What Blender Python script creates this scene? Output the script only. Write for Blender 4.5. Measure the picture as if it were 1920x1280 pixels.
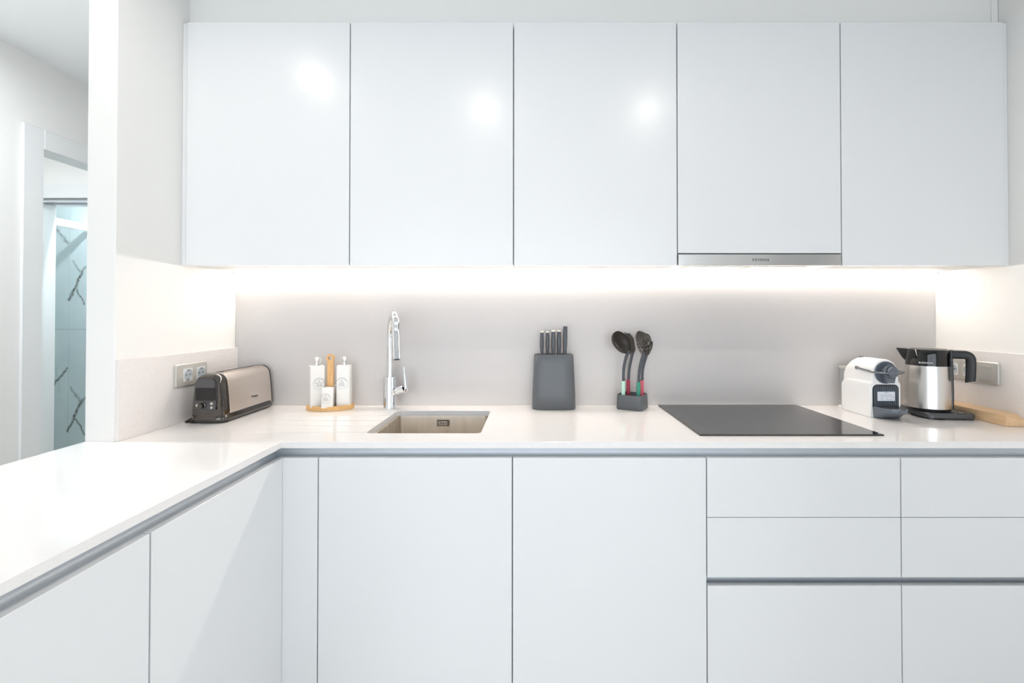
import bpy, bmesh, math, random
from mathutils import Vector, Matrix

for _o in list(bpy.data.objects):
    bpy.data.objects.remove(_o, do_unlink=True)
scene = bpy.context.scene
COL = scene.collection
PI = math.pi

# ------------------------------------------------------------------ camera
CAM_Z = 1.289
F_PX, CX, CY, PITCH = 905.0, 999.1, 581.7, 0.0104
cd = bpy.data.cameras.new('camera')
cam = bpy.data.objects.new('camera', cd)
COL.objects.link(cam)
cam.location = (0, 0, CAM_Z)
cam.rotation_euler = (PI / 2 + PITCH, 0, 0)
cd.sensor_fit = 'HORIZONTAL'
cd.sensor_width = 36.0
cd.lens = F_PX / 1920.0 * 36.0
cd.shift_x = (960.0 - CX) / 1920.0
cd.shift_y = (CY - 640.0) / 1920.0
cd.clip_start = 0.02
cd.clip_end = 100
scene.camera = cam

# ------------------------------------------------------------------ sky + daylight
SKY_COL = (0.86, 0.91, 1.0)
SKY_STRENGTH = 2.85
world = bpy.data.worlds.new('sky')
scene.world = world
world.use_nodes = True
_bg = world.node_tree.nodes['Background']
_bg.inputs[0].default_value = (*SKY_COL, 1)
_bg.inputs[1].default_value = SKY_STRENGTH

# windows of the room: (right wall) y range, z range; (rear wall, added for fill) x range, z range
WIN_R = (-0.05, 0.76, 0.06, 2.22)
WIN_B = (-2.1, 1.62, 0.06, 2.30)
REAR_Y = -2.1


def portal(name, loc, rot, sx, sy):
    ld = bpy.data.lights.new(name, 'AREA')
    ld.shape = 'RECTANGLE'
    ld.size, ld.size_y = sx, sy
    ld.cycles.is_portal = True
    lo = bpy.data.objects.new(name, ld)
    COL.objects.link(lo)
    lo.location, lo.rotation_euler = loc, rot


XR = 1.747
portal('daylight_portal', (XR + 0.16, (WIN_R[0] + WIN_R[1]) / 2, (WIN_R[2] + WIN_R[3]) / 2),
       (PI / 2, 0, PI / 2), WIN_R[1] - WIN_R[0], WIN_R[3] - WIN_R[2])
portal('daylight_portal', ((WIN_B[0] + WIN_B[1]) / 2, REAR_Y - 0.16, (WIN_B[2] + WIN_B[3]) / 2),
       (PI / 2, 0, 0), WIN_B[1] - WIN_B[0], WIN_B[3] - WIN_B[2])

LED_STRENGTH = 30.0
LED_COL = (1.0, 0.905, 0.815)
SPOT_STRENGTH = 285.0
SPOT_COL = (1.0, 0.93, 0.84)

scene.view_settings.view_transform = 'Standard'
scene.view_settings.look = 'None'
scene.view_settings.exposure = 0.41
scene.view_settings.gamma = 1.0
scene.view_settings.use_curve_mapping = False
scene.cycles.max_bounces = 5
scene.cycles.diffuse_bounces = 4
scene.cycles.glossy_bounces = 3
scene.cycles.caustics_reflective = False
scene.cycles.caustics_refractive = False
scene.cycles.transparent_max_bounces = 5


# ------------------------------------------------------------------ materials
def lin(h):
    h = h.lstrip('#')
    o = []
    for i in (0, 2, 4):
        c = int(h[i:i + 2], 16) / 255
        o.append(c / 12.92 if c <= 0.04045 else ((c + 0.055) / 1.055) ** 2.4)
    return (*o, 1.0)


MATS = {}


def mat(name, col, rough=0.5, metal=0.0, spec=0.5, var=0.03, scale=6.0, bump=0.0, bscale=300.0,
        coat=0.0, emit=None, emit_s=0.0, stretch=None, ior=None, alpha=None, rough_var=0.0):
    """procedural principled material: base colour modulated a little by noise"""
    m = bpy.data.materials.new(name)
    m.use_nodes = True
    nt = m.node_tree
    N, L = nt.nodes, nt.links
    b = N['Principled BSDF']
    c = lin(col) if isinstance(col, str) else (*col, 1.0)
    tc = N.new('ShaderNodeTexCoord')
    mp = N.new('ShaderNodeMapping')
    L.new(tc.outputs['Object'], mp.inputs[0])
    if stretch:
        mp.inputs['Scale'].default_value = stretch
    nz = N.new('ShaderNodeTexNoise')
    nz.inputs['Scale'].default_value = scale
    nz.inputs['Detail'].default_value = 0
    L.new(mp.outputs[0], nz.inputs['Vector'])
    mx = N.new('ShaderNodeMix')
    mx.data_type = 'RGBA'
    lo = [max(0, v * (1 - var)) for v in c[:3]]
    hi = [min(1, v * (1 + var)) for v in c[:3]]
    mx.inputs[6].default_value = (*lo, 1)
    mx.inputs[7].default_value = (*hi, 1)
    L.new(nz.outputs['Fac'], mx.inputs[0])
    L.new(mx.outputs[2], b.inputs['Base Color'])
    b.inputs['Roughness'].default_value = rough
    if rough_var:
        mr = N.new('ShaderNodeMapRange')
        mr.inputs[3].default_value = rough - rough_var
        mr.inputs[4].default_value = rough + rough_var
        L.new(nz.outputs['Fac'], mr.inputs[0])
        L.new(mr.outputs[0], b.inputs['Roughness'])
    b.inputs['Metallic'].default_value = metal
    b.inputs['Specular IOR Level'].default_value = spec
    if ior:
        b.inputs['IOR'].default_value = ior
    if coat:
        b.inputs['Coat Weight'].default_value = coat
        b.inputs['Coat Roughness'].default_value = 0.05
    if bump:
        n2 = N.new('ShaderNodeTexNoise')
        n2.inputs['Scale'].default_value = bscale
        L.new(mp.outputs[0], n2.inputs['Vector'])
        bp = N.new('ShaderNodeBump')
        bp.inputs['Strength'].default_value = bump
        bp.inputs['Distance'].default_value = 0.001
        L.new(n2.outputs['Fac'], bp.inputs['Height'])
        L.new(bp.outputs[0], b.inputs['Normal'])
    if emit is not None:
        b.inputs['Emission Color'].default_value = (*emit, 1)
        b.inputs['Emission Strength'].default_value = emit_s
    MATS[name] = m
    return m


def quartz(name, base, dark, light, rough, fac=0.35, scale=420.0):
    m = bpy.data.materials.new(name)
    m.use_nodes = True
    nt = m.node_tree
    N, L = nt.nodes, nt.links
    b = N['Principled BSDF']
    tc = N.new('ShaderNodeTexCoord')
    n1 = N.new('ShaderNodeTexNoise')
    n1.inputs['Scale'].default_value = scale
    n1.inputs['Detail'].default_value = 2
    L.new(tc.outputs['Object'], n1.inputs['Vector'])
    r = N.new('ShaderNodeValToRGB')
    e = r.color_ramp.elements
    e[0].position, e[0].color = 0.30, lin(dark)
    e[1].position, e[1].color = 0.70, lin(light)
    mid = e.new(0.5)
    mid.color = lin(base)
    L.new(n1.outputs['Fac'], r.inputs[0])
    v = N.new('ShaderNodeTexVoronoi')
    v.inputs['Scale'].default_value = scale * 0.45
    L.new(tc.outputs['Object'], v.inputs['Vector'])
    mx = N.new('ShaderNodeMix')
    mx.data_type = 'RGBA'
    mx.inputs[0].default_value = 1 - fac
    L.new(r.outputs[0], mx.inputs[6])
    mx.inputs[7].default_value = lin(base)
    L.new(mx.outputs[2], b.inputs['Base Color'])
    b.inputs['Roughness'].default_value = rough
    MATS[name] = m
    return m


def wood(name, c1, c2, axis=(2, 30, 30), rough=0.5):
    m = bpy.data.materials.new(name)
    m.use_nodes = True
    nt = m.node_tree
    N, L = nt.nodes, nt.links
    b = N['Principled BSDF']
    tc = N.new('ShaderNodeTexCoord')
    mp = N.new('ShaderNodeMapping')
    mp.inputs['Scale'].default_value = axis
    L.new(tc.outputs['Object'], mp.inputs[0])
    n1 = N.new('ShaderNodeTexNoise')
    n1.inputs['Scale'].default_value = 7
    n1.inputs['Detail'].default_value = 5
    n1.inputs['Distortion'].default_value = 0.6
    L.new(mp.outputs[0], n1.inputs['Vector'])
    r = N.new('ShaderNodeValToRGB')
    e = r.color_ramp.elements
    e[0].position, e[0].color = 0.3, lin(c1)
    e[1].position, e[1].color = 0.7, lin(c2)
    L.new(n1.outputs['Fac'], r.inputs[0])
    L.new(r.outputs[0], b.inputs['Base Color'])
    b.inputs['Roughness'].default_value = rough
    MATS[name] = m
    return m


def seg_marble(name, segs):
    """polished marble print: pale ground with drawn veins (world position, x/z)"""
    m = bpy.data.materials.new(name)
    m.use_nodes = True
    nt = m.node_tree
    N, L = nt.nodes, nt.links
    b = N['Principled BSDF']
    geo = N.new('ShaderNodeNewGeometry')
    nz = N.new('ShaderNodeTexNoise')
    nz.inputs['Scale'].default_value = 14
    nz.inputs['Detail'].default_value = 4
    L.new(geo.outputs['Position'], nz.inputs['Vector'])
    sub = N.new('ShaderNodeVectorMath')
    sub.operation = 'SUBTRACT'
    sub.inputs[1].default_value = (0.5, 0.5, 0.5)
    L.new(nz.outputs['Color'], sub.inputs[0])
    sc = N.new('ShaderNodeVectorMath')
    sc.operation = 'SCALE'
    sc.inputs['Scale'].default_value = 0.05
    L.new(sub.outputs[0], sc.inputs[0])
    ad = N.new('ShaderNodeVectorMath')
    ad.operation = 'ADD'
    L.new(geo.outputs['Position'], ad.inputs[0])
    L.new(sc.outputs[0], ad.inputs[1])
    fl = N.new('ShaderNodeVectorMath')
    fl.operation = 'MULTIPLY'
    fl.inputs[1].default_value = (1, 0, 1)
    L.new(ad.outputs[0], fl.inputs[0])

    def math_n(op, a, bb=None, c=None, clamp=False):
        n = N.new('ShaderNodeMath')
        n.operation = op
        n.use_clamp = clamp
        for i, v in enumerate((a, bb, c)):
            if v is None:
                continue
            if isinstance(v, (int, float)):
                n.inputs[i].default_value = v
            else:
                L.new(v, n.inputs[i])
        return n.outputs[0]
    total = None
    for (x0, z0, x1, z1, w, s) in segs:
        A = Vector((x0, 0, z0))
        D = Vector((x1 - x0, 0, z1 - z0))
        pa = N.new('ShaderNodeVectorMath')
        pa.operation = 'SUBTRACT'
        L.new(fl.outputs[0], pa.inputs[0])
        pa.inputs[1].default_value = A
        dt = N.new('ShaderNodeVectorMath')
        dt.operation = 'DOT_PRODUCT'
        L.new(pa.outputs[0], dt.inputs[0])
        dt.inputs[1].default_value = D / D.length_squared
        t = math_n('MULTIPLY', dt.outputs['Value'], 1.0, clamp=True)
        pr = N.new('ShaderNodeVectorMath')
        pr.operation = 'SCALE'
        pr.inputs[0].default_value = D
        L.new(t, pr.inputs['Scale'])
        df = N.new('ShaderNodeVectorMath')
        df.operation = 'DISTANCE'
        L.new(pa.outputs[0], df.inputs[0])
        L.new(pr.outputs[0], df.inputs[1])
        k = math_n('DIVIDE', df.outputs['Value'], w)
        k = math_n('SUBTRACT', 1.0, k, clamp=True)
        k = math_n('MULTIPLY', k, s)
        total = k if total is None else math_n('MAXIMUM', total, k)
    n3 = N.new('ShaderNodeTexNoise')
    n3.inputs['Scale'].default_value = 60
    n3.inputs['Detail'].default_value = 3
    L.new(geo.outputs['Position'], n3.inputs['Vector'])
    k3 = math_n('MULTIPLY', n3.outputs['Fac'], 1.7)
    total = math_n('MULTIPLY', total, k3, clamp=True)
    n4 = N.new('ShaderNodeTexNoise')
    n4.inputs['Scale'].default_value = 5
    L.new(geo.outputs['Position'], n4.inputs['Vector'])
    ground = N.new('ShaderNodeMix')
    ground.data_type = 'RGBA'
    ground.inputs[6].default_value = lin('#cbdde1')
    ground.inputs[7].default_value = lin('#dfebed')
    L.new(n4.outputs['Fac'], ground.inputs[0])
    mx = N.new('ShaderNodeMix')
    mx.data_type = 'RGBA'
    L.new(total, mx.inputs[0])
    L.new(ground.outputs[2], mx.inputs[6])
    mx.inputs[7].default_value = lin('#3b3d38')
    L.new(mx.outputs[2], b.inputs['Base Color'])
    b.inputs['Roughness'].default_value = 0.2
    MATS[name] = m
    return m


def pane_glass(name):
    m = bpy.data.materials.new(name)
    m.use_nodes = True
    nt = m.node_tree
    N, L = nt.nodes, nt.links
    out = N['Material Output']
    N.remove(N['Principled BSDF'])
    t = N.new('ShaderNodeBsdfTransparent')
    t.inputs[0].default_value = (0.97, 0.985, 0.98, 1)
    g = N.new('ShaderNodeBsdfGlossy')
    g.inputs['Roughness'].default_value = 0.02
    fr = N.new('ShaderNodeFresnel')
    fr.inputs[0].default_value = 1.45
    mx = N.new('ShaderNodeMixShader')
    L.new(fr.outputs[0], mx.inputs[0])
    L.new(t.outputs[0], mx.inputs[1])
    L.new(g.outputs[0], mx.inputs[2])
    L.new(mx.outputs[0], out.inputs[0])
    MATS[name] = m
    return m


mat('paint', '#f0efec', 0.65, var=0.008, scale=2)
mat('paint_ceiling', '#eef0f0', 0.75, var=0.008, scale=2)
mat('lacquer', '#e9eaeb', 0.25, spec=0.5, var=0.006, scale=2)
mat('carcass', '#e9e8e6', 0.5, var=0.01)
mat('gap_grey', '#5b5c5e', 0.6)
mat('joinery', '#eceded', 0.35, var=0.008)
quartz('quartz_top', '#f3f0ee', '#e4dfdc', '#fbf9f7', 0.07, 0.3)
quartz('quartz_splash', '#dad6d4', '#c0bab7', '#ece9e6', 0.38, 0.5, 560)
quartz('quartz_upstand_lit', '#ebe6e3', '#d5cecb', '#f6f3f1', 0.30, 0.5, 560)  # same stone as the splash, lightened to stand in for light falling on it
mat('aluminium', '#d3d9de', 0.40, metal=0.25, var=0.03, scale=3, stretch=(1, 60, 60))
mat('brushed_steel', '#dddbd8', 0.27, metal=1.0, var=0.05, scale=8, stretch=(1, 60, 60))
mat('sink_steel', '#dcd2c4', 0.42, metal=1.0, var=0.10, scale=14, stretch=(3, 3, 1))
mat('chrome', '#e9ecef', 0.04, metal=1.0, var=0.01)
mat('dark_chrome', '#63605d', 0.07, metal=1.0, var=0.04)
mat('toaster_steel', '#e3d9cf', 0.30, metal=1.0, var=0.04, scale=10, stretch=(60, 1, 60))
mat('toaster_face', '#5a595b', 0.28, metal=0.5, var=0.04)
mat('black_gloss', '#08090b', 0.04, spec=0.6, var=0.05)
mat('black_plastic', '#17181a', 0.35, var=0.05)
mat('rubber', '#141414', 0.7)
mat('gunmetal', '#62666a', 0.42, spec=0.5, metal=0.10, var=0.05, scale=4)
mat('gunmetal_dark', '#56585b', 0.30, metal=0.35, var=0.05)
mat('nylon', '#5d5853', 0.26, spec=0.5, var=0.06)
mat('nylon_handle', '#4a4e54', 0.34, spec=0.5, var=0.06)
mat('cap_cream', '#ece4d8', 0.35)
mat('mint', '#bfe6d3', 0.45, var=0.02)
mat('raspberry', '#a5304c', 0.45, var=0.03)
mat('teal', '#3d9a7f', 0.45, var=0.03)
mat('coral', '#e0677a', 0.45, var=0.03)
mat('ceramic', '#f0eeea', 0.22, var=0.01)
mat('ink', '#8b9093', 0.6)
mat('ink_dark', '#3a3c40', 0.5)
mat('white_plastic', '#f8f8f7', 0.22, var=0.006)
mat('silver_plastic', '#c9c6c0', 0.35, metal=0.35, var=0.02)
mat('socket_white', '#e6e7e7', 0.3)
mat('socket_shade', '#b9c1c6', 0.35)  # darker grey paints the shade of a recess onto the shallow dish
mat('panel_dark', '#2f343b', 0.4)
mat('white_print', '#f4f6f8', 0.4)
mat('hob_glass', '#18181b', 0.035, spec=0.9, ior=1.65, var=0.05)
mat('hob_print', '#8d9094', 0.3)
mat('sticker', '#e6eaf2', 0.35)
mat('coffee_dark', '#68707b', 0.32, metal=0.25, var=0.05)
mat('coffee_metal', '#8d9095', 0.22, metal=0.85, var=0.04)
mat('filter_mesh', '#b5b5b2', 0.35, metal=1.0, var=0.1, scale=500)
mat('floor_tile', '#e4dfd8', 0.35, var=0.04, scale=3)
wood('bamboo', '#dca865', '#edc58a', (4, 40, 40))
wood('bamboo_upright', '#dca463', '#f0c88e', (40, 40, 3))
wood('beech', '#dcb78c', '#e9cba4', (30, 3, 30))
pane_glass('pane')
mat('led', '#ffffff', 0.5, emit=LED_COL, emit_s=LED_STRENGTH)
mat('lamp', '#ffffff', 0.5, emit=SPOT_COL, emit_s=SPOT_STRENGTH)
mat('fill_vestibule', '#ffffff', 0.5, emit=(0.90, 0.96, 1.0), emit_s=SPOT_STRENGTH * 5.5)  # unseen source added to brighten the vestibule
mat('lamp_bright', '#ffffff', 0.5, emit=SPOT_COL, emit_s=SPOT_STRENGTH * 1.4)
mat('fill_corridor', '#ffffff', 0.5, emit=(0.92, 0.96, 1.0), emit_s=SPOT_STRENGTH * 5.5)  # unseen source added to brighten the corridor
mat('fill_shower', '#ffffff', 0.5, emit=(0.86, 0.95, 1.0), emit_s=SPOT_STRENGTH * 6.5)  # unseen source added to brighten the marble tiles
mat('strip_glow', '#ffffff', 0.5, emit=(0.93, 0.97, 1.0), emit_s=5.0)  # glow of the added bar in the shower
_w = bpy.data.materials.new('clear_plastic')
_w.use_nodes = True
_n = _w.node_tree.nodes
_mixn = _n.new('ShaderNodeMixShader')
_tr = _n.new('ShaderNodeBsdfTransparent')
_n['Principled BSDF'].inputs['Base Color'].default_value = lin('#cfd2d4')
_n['Principled BSDF'].inputs['Roughness'].default_value = 0.08
_mixn.inputs[0].default_value = 0.38
_w.node_tree.links.new(_tr.outputs[0], _mixn.inputs[1])
_w.node_tree.links.new(_n['Principled BSDF'].outputs[0], _mixn.inputs[2])
_w.node_tree.links.new(_mixn.outputs[0], _n['Material Output'].inputs[0])
MATS['clear_plastic'] = _w

# ------------------------------------------------------------------ object helpers
WL = {}       # world location of unrotated parents


def thing(name, label, cat, loc=(0, 0, 0), rotz=0.0, group=None):
    o = bpy.data.objects.new(name, None)
    o.empty_display_size = 0.05
    COL.objects.link(o)
    o.location = loc
    o.rotation_euler = (0, 0, rotz)
    o['label'] = label
    o['category'] = cat
    if group:
        o['group'] = group
    WL[o] = Vector(loc)
    return o


def obj(name, bm, m, parent=None, world=True, smooth=None, label=None):
    """link a bmesh as ONE mesh object. world=True: vertices are in world space"""
    if parent is not None and world:
        bmesh.ops.translate(bm, verts=bm.verts, vec=-WL[parent])
    me = bpy.data.meshes.new(name)
    bmesh.ops.recalc_face_normals(bm, faces=bm.faces)
    bm.to_mesh(me)
    bm.free()
    me.materials.append(MATS[m])
    if smooth is not None:
        me.shade_smooth()
        me.set_sharp_from_angle(angle=math.radians(smooth))
    o = bpy.data.objects.new(name, me)
    COL.objects.link(o)
    if parent is not None:
        o.parent = parent
        WL[o] = WL[parent]
    else:
        WL[o] = Vector((0, 0, 0))
    if label:
        o['label'] = label
    return o


def tag(o, label, cat, group=None):
    o['label'] = label
    o['category'] = cat
    if group:
        o['group'] = group
    return o


def struct(name, bm, m, **k):
    o = obj(name, bm, m, **k)
    o['kind'] = 'structure'
    return o


def box(x0, x1, y0, y1, z0, z1, bev=0.0, bm=None, seg=1):
    b2 = bmesh.new()
    vs = [b2.verts.new((x, y, z)) for z in (z0, z1) for y in (y0, y1) for x in (x0, x1)]
    for f in ((0, 2, 3, 1), (4, 5, 7, 6), (0, 1, 5, 4), (2, 6, 7, 3), (0, 4, 6, 2), (1, 3, 7, 5)):
        b2.faces.new([vs[i] for i in f])
    if bev:
        bmesh.ops.bevel(b2, geom=b2.edges[:], offset=bev, segments=seg, affect='EDGES', profile=0.5)
    if bm is None:
        return b2
    me = bpy.data.meshes.new('t')
    b2.to_mesh(me)
    b2.free()
    bm.from_mesh(me)
    bpy.data.meshes.remove(me)
    return bm


def join(*bms):
    out = bmesh.new()
    for b in bms:
        me = bpy.data.meshes.new('t')
        b.to_mesh(me)
        b.free()
        out.from_mesh(me)
        bpy.data.meshes.remove(me)
    return out


def xform(bm, M):
    bmesh.ops.transform(bm, matrix=M, verts=bm.verts)
    return bm


def move(bm, v):
    bmesh.ops.translate(bm, verts=bm.verts, vec=Vector(v))
    return bm


def loft(sections, cap0=True, cap1=True, closed=False, bm=None):
    bm = bm or bmesh.new()
    rings = [[bm.verts.new(p) for p in s] for s in sections]
    n = len(rings[0])
    pairs = list(zip(rings[:-1], rings[1:]))
    if closed:
        pairs.append((rings[-1], rings[0]))
    for a, b in pairs:
        for i in range(n):
            j = (i + 1) % n
            bm.faces.new((a[i], a[j], b[j], b[i]))
    if not closed:
        if cap0:
            bm.faces.new(rings[0][::-1])
        if cap1:
            bm.faces.new(rings[-1])
    return bm


def lathe(prof, n=32, bm=None, cap0=True, cap1=True):
    return loft([[(r * math.cos(2 * PI * i / n), r * math.sin(2 * PI * i / n), z) for i in range(n)] for r, z in prof],
                cap0, cap1, bm=bm)


def catmull(pts, sub=8):
    P = [Vector(p) for p in pts]
    P = [P[0] * 2 - P[1]] + P + [P[-1] * 2 - P[-2]]
    out = []
    for i in range(1, len(P) - 2):
        for k in range(sub):
            t = k / sub
            a, b, c, d = P[i - 1:i + 3]
            out.append(0.5 * ((2 * b) + (c - a) * t + (2 * a - 5 * b + 4 * c - d) * t * t + (3 * b - a - 3 * c + d) * t ** 3))
    out.append(P[-2])
    return out


def tube(pts, r, n=12, bm=None, ry=None, cap=True):
    """sweep a circle (or ellipse with ry) along pts; r may be a list"""
    P = [Vector(p) for p in pts]
    rs = r if isinstance(r, (list, tuple)) else [r] * len(P)
    rys = ry if isinstance(ry, (list, tuple)) else ([ry] * len(P) if ry else rs)
    T = []
    for i in range(len(P)):
        t = (P[min(i + 1, len(P) - 1)] - P[max(i - 1, 0)])
        T.append(t.normalized())
    u = T[0].orthogonal().normalized()
    if abs(T[0].z) > 0.5:
        u = (Vector((1, 0, 0)) - T[0] * T[0].x).normalized()
    secs = []
    for i in range(len(P)):
        u = (u - T[i] * u.dot(T[i])).normalized()
        v = T[i].cross(u)
        secs.append([P[i] + u * math.cos(2 * PI * k / n) * rs[i] + v * math.sin(2 * PI * k / n) * rys[i] for k in range(n)])
    return loft(secs, cap, cap, bm=bm)


def superell(w, d, n=4.0, m=48):
    o = []
    for k in range(m):
        a = 2 * PI * (k + 0.5) / m
        c, q = math.cos(a), math.sin(a)
        o.append((w / 2 * math.copysign(abs(c) ** (2 / n), c), d / 2 * math.copysign(abs(q) ** (2 / n), q)))
    return o


def rrect(w, d, r, n=5, cx=0.0, cy=0.0):
    pts = []
    for sx, sy, a0 in ((1, 1, 0), (-1, 1, 90), (-1, -1, 180), (1, -1, 270)):
        ox, oy = cx + sx * (w / 2 - r), cy + sy * (d / 2 - r)
        for k in range(n + 1):
            a = math.radians(a0 + 90 * k / n)
            pts.append((ox + r * math.cos(a), oy + r * math.sin(a)))
    return pts


def ring(pts, z):
    return [(x, y, z) for x, y in pts]


def prism_y(poly, y0, y1):
    """extrude an (x,z) polygon along y"""
    return loft([[(x, y0, z) for x, z in poly], [(x, y1, z) for x, z in poly]])


def prism_x(poly, x0, x1):
    """extrude a (y,z) polygon along x"""
    return loft([[(x0, y, z) for y, z in poly], [(x1, y, z) for y, z in poly]])


def text_bm(s, size, extrude=0.0003, shear=0.0, spacing=1.0, res=2):
    """lettering as a mesh in the xy plane, centred"""
    cu = bpy.data.curves.new('lettering', 'FONT')
    cu.body = s
    cu.size = size
    cu.extrude = extrude
    cu.shear = shear
    cu.space_character = spacing
    cu.resolution_u = res
    cu.align_x = 'CENTER'
    cu.align_y = 'CENTER'
    to = bpy.data.objects.new('lettering', cu)
    COL.objects.link(to)
    dg = bpy.context.evaluated_depsgraph_get()
    dg.update()
    me = bpy.data.meshes.new_from_object(to.evaluated_get(dg))
    bm = bmesh.new()
    bm.from_mesh(me)
    bpy.data.meshes.remove(me)
    bpy.data.objects.remove(to, do_unlink=True)
    bpy.data.curves.remove(cu)
    return bm


# text plane -> facing -y (x right, y->z), facing +x
FRONT = Matrix(((1, 0, 0, 0), (0, 0, -1, 0), (0, 1, 0, 0), (0, 0, 0, 1)))
SIDE_PX = Matrix(((0, 0, 1, 0), (1, 0, 0, 0), (0, 1, 0, 0), (0, 0, 0, 1)))


def bool_diff(bm, cutter):
    """bm minus cutter, evaluated, returned as a bmesh"""
    ms = []
    obs = []
    for b in (bm, cutter):
        bmesh.ops.recalc_face_normals(b, faces=b.faces)
        me = bpy.data.meshes.new('t')
        b.to_mesh(me)
        b.free()
        o = bpy.data.objects.new('t', me)
        COL.objects.link(o)
        ms.append(me)
        obs.append(o)
    md = obs[0].modifiers.new('cut', 'BOOLEAN')
    md.operation = 'DIFFERENCE'
    md.solver = 'EXACT'
    md.object = obs[1]
    dg = bpy.context.evaluated_depsgraph_get()
    dg.update()
    me = bpy.data.meshes.new_from_object(obs[0].evaluated_get(dg))
    out = bmesh.new()
    out.from_mesh(me)
    for o in obs:
        bpy.data.objects.remove(o, do_unlink=True)
    for x in ms + [me]:
        bpy.data.meshes.remove(x)
    return out


# ------------------------------------------------------------------ measured layout (metres)
XL = -1.2897            # left kitchen wall face
YW = 2.1053             # back wall face
D_UP = 1.762            # wall-cabinet fronts
D_LOW = 1.4955          # base-cabinet fronts
XU0 = -1.2709           # left edge of the wall cabinets
XLO = -0.6634           # left edge of the base cabinets
WT = 0.900              # worktop surface
WT_E = 1.4915           # worktop front edge
Z_UB, Z_UT = 1.471, 2.366
Z_DT = 0.849            # base door tops
PX = -0.7725            # peninsula door faces
XC = -2.30              # corridor wall face
CEIL = 2.48
YS = 2.093              # backsplash face
END_Y = 1.49            # near end of the left stub wall
PEN_Y0 = 0.45           # near end of the peninsula

# ------------------------------------------------------------------ the room
struct('floor', box(-4.2, XR + 0.15, REAR_Y - 0.15, 4.0, -0.1, 0.0), 'floor_tile')
struct('ceiling', box(-4.2, XR + 0.15, REAR_Y - 0.15, 4.0, CEIL, CEIL + 0.1), 'paint_ceiling')
struct('wall_back', box(XL, XR, YW, YW + 0.12, 0, CEIL), 'paint')
struct('wall_left', box(XL - 0.0905, XL, END_Y, 3.4, 0, CEIL, 0.002), 'paint')
# right wall with the balcony window
y0, y1, z0, z1 = WIN_R
struct('wall_right', join(box(XR, XR + 0.15, y1, YW + 0.12, 0, CEIL), box(XR, XR + 0.15, REAR_Y - 0.15, y0, 0, CEIL),
                          box(XR, XR + 0.15, y0, y1, 0, z0), box(XR, XR + 0.15, y0, y1, z1, CEIL)), 'paint')


def window(name, horiz, a0, a1, z0, z1, fixed, mull):
    t = thing(name, '', '', (0, 0, 0))
    del t['label'], t['category']
    t['kind'] = 'structure'
    w = 0.06

    def b(p0, p1, q0, q1, d0, d1):
        return box(d0, d1, p0, p1, q0, q1) if not horiz else box(p0, p1, d0, d1, q0, q1)
    d0, d1 = fixed
    fr = join(b(a0, a0 + w, z0, z1, d0, d1), b(a1 - w, a1, z0, z1, d0, d1), b(a0, a1, z0, z0 + w, d0, d1), b(a0, a1, z1 - w, z1, d0, d1))
    obj('window_frame', fr, 'joinery', t)
    for m in mull:
        obj('mullion', b(m - 0.04, m + 0.04, z0 + w, z1 - w, d0, d1), 'joinery', t)
    e = [a0 + w] + [v for m in mull for v in (m - 0.04, m + 0.04)] + [a1 - w]
    dm = (d0 + d1) / 2
    for i in range(0, len(e), 2):
        obj('window_pane', b(e[i], e[i + 1], z0 + w, z1 - w, dm - 0.002, dm + 0.002), 'pane', t)


window('window_1', False, y0, y1, z0, z1, (XR + 0.05, XR + 0.11), [(y0 + y1) / 2])
x0, x1, z0, z1 = WIN_B
struct('wall_rear', join(box(-4.2, x0, REAR_Y - 0.15, REAR_Y, 0, CEIL), box(x1, XR, REAR_Y - 0.15, REAR_Y, 0, CEIL),
                         box(x0, x1, REAR_Y - 0.15, REAR_Y, 0, z0), box(x0, x1, REAR_Y - 0.15, REAR_Y, z1, CEIL)), 'paint')
window('window_fill', True, x0, x1, z0, z1, (REAR_Y - 0.11, REAR_Y - 0.05), [(x0 + x1) / 2])  # unseen rear window, added and sized to give soft frontal fill

# bulkhead over the wall cabinets
struct('wall_bulkhead', box(XL, XR, 1.805, YW, Z_UT + 0.002, CEIL), 'paint')
struct('trim_1', box(1.722, 1.745, 1.800, 1.8048, Z_UT + 0.002, CEIL), 'paint')

# corridor wall with the bathroom doorway
DY0, DY1, DH = 2.251, 2.99, 2.066
struct('wall_corridor', join(box(XC - 0.1, XC, REAR_Y, DY0 - 0.02, 0, CEIL), box(XC - 0.1, XC, DY1 + 0.02, 3.98, 0, CEIL),
                             box(XC - 0.1, XC, DY0 - 0.02, DY1 + 0.02, DH + 0.02, CEIL)), 'paint')
struct('wall_corridor_end', box(XC, XL - 0.0905, 3.3, 3.4, 0, CEIL), 'paint')
dr = thing('door_1', '', '', (0, 0, 0))
del dr['label'], dr['category']
dr['kind'] = 'structure'
CW = 0.092
obj('casing', box(XC, XC + 0.014, DY0 - CW, DY0, 0, DH + CW, 0.003), 'joinery', dr)
obj('casing', box(XC, XC + 0.014, DY1, DY1 + CW, 0, DH + CW, 0.003), 'joinery', dr)
obj('casing', box(XC, XC + 0.014, DY0 + 0.0005, DY1 - 0.0005, DH, DH + CW, 0.003), 'joinery', dr)
obj('jamb', box(XC - 0.1, XC + 0.001, DY0 - 0.02, DY0, 0, DH), 'joinery', dr)
obj('jamb', box(XC - 0.1, XC + 0.001, DY1, DY1 + 0.02, 0, DH), 'joinery', dr)
obj('door_head', box(XC - 0.1, XC + 0.001, DY0 - 0.02, DY1 + 0.02, DH, DH + 0.02), 'joinery', dr)

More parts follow.
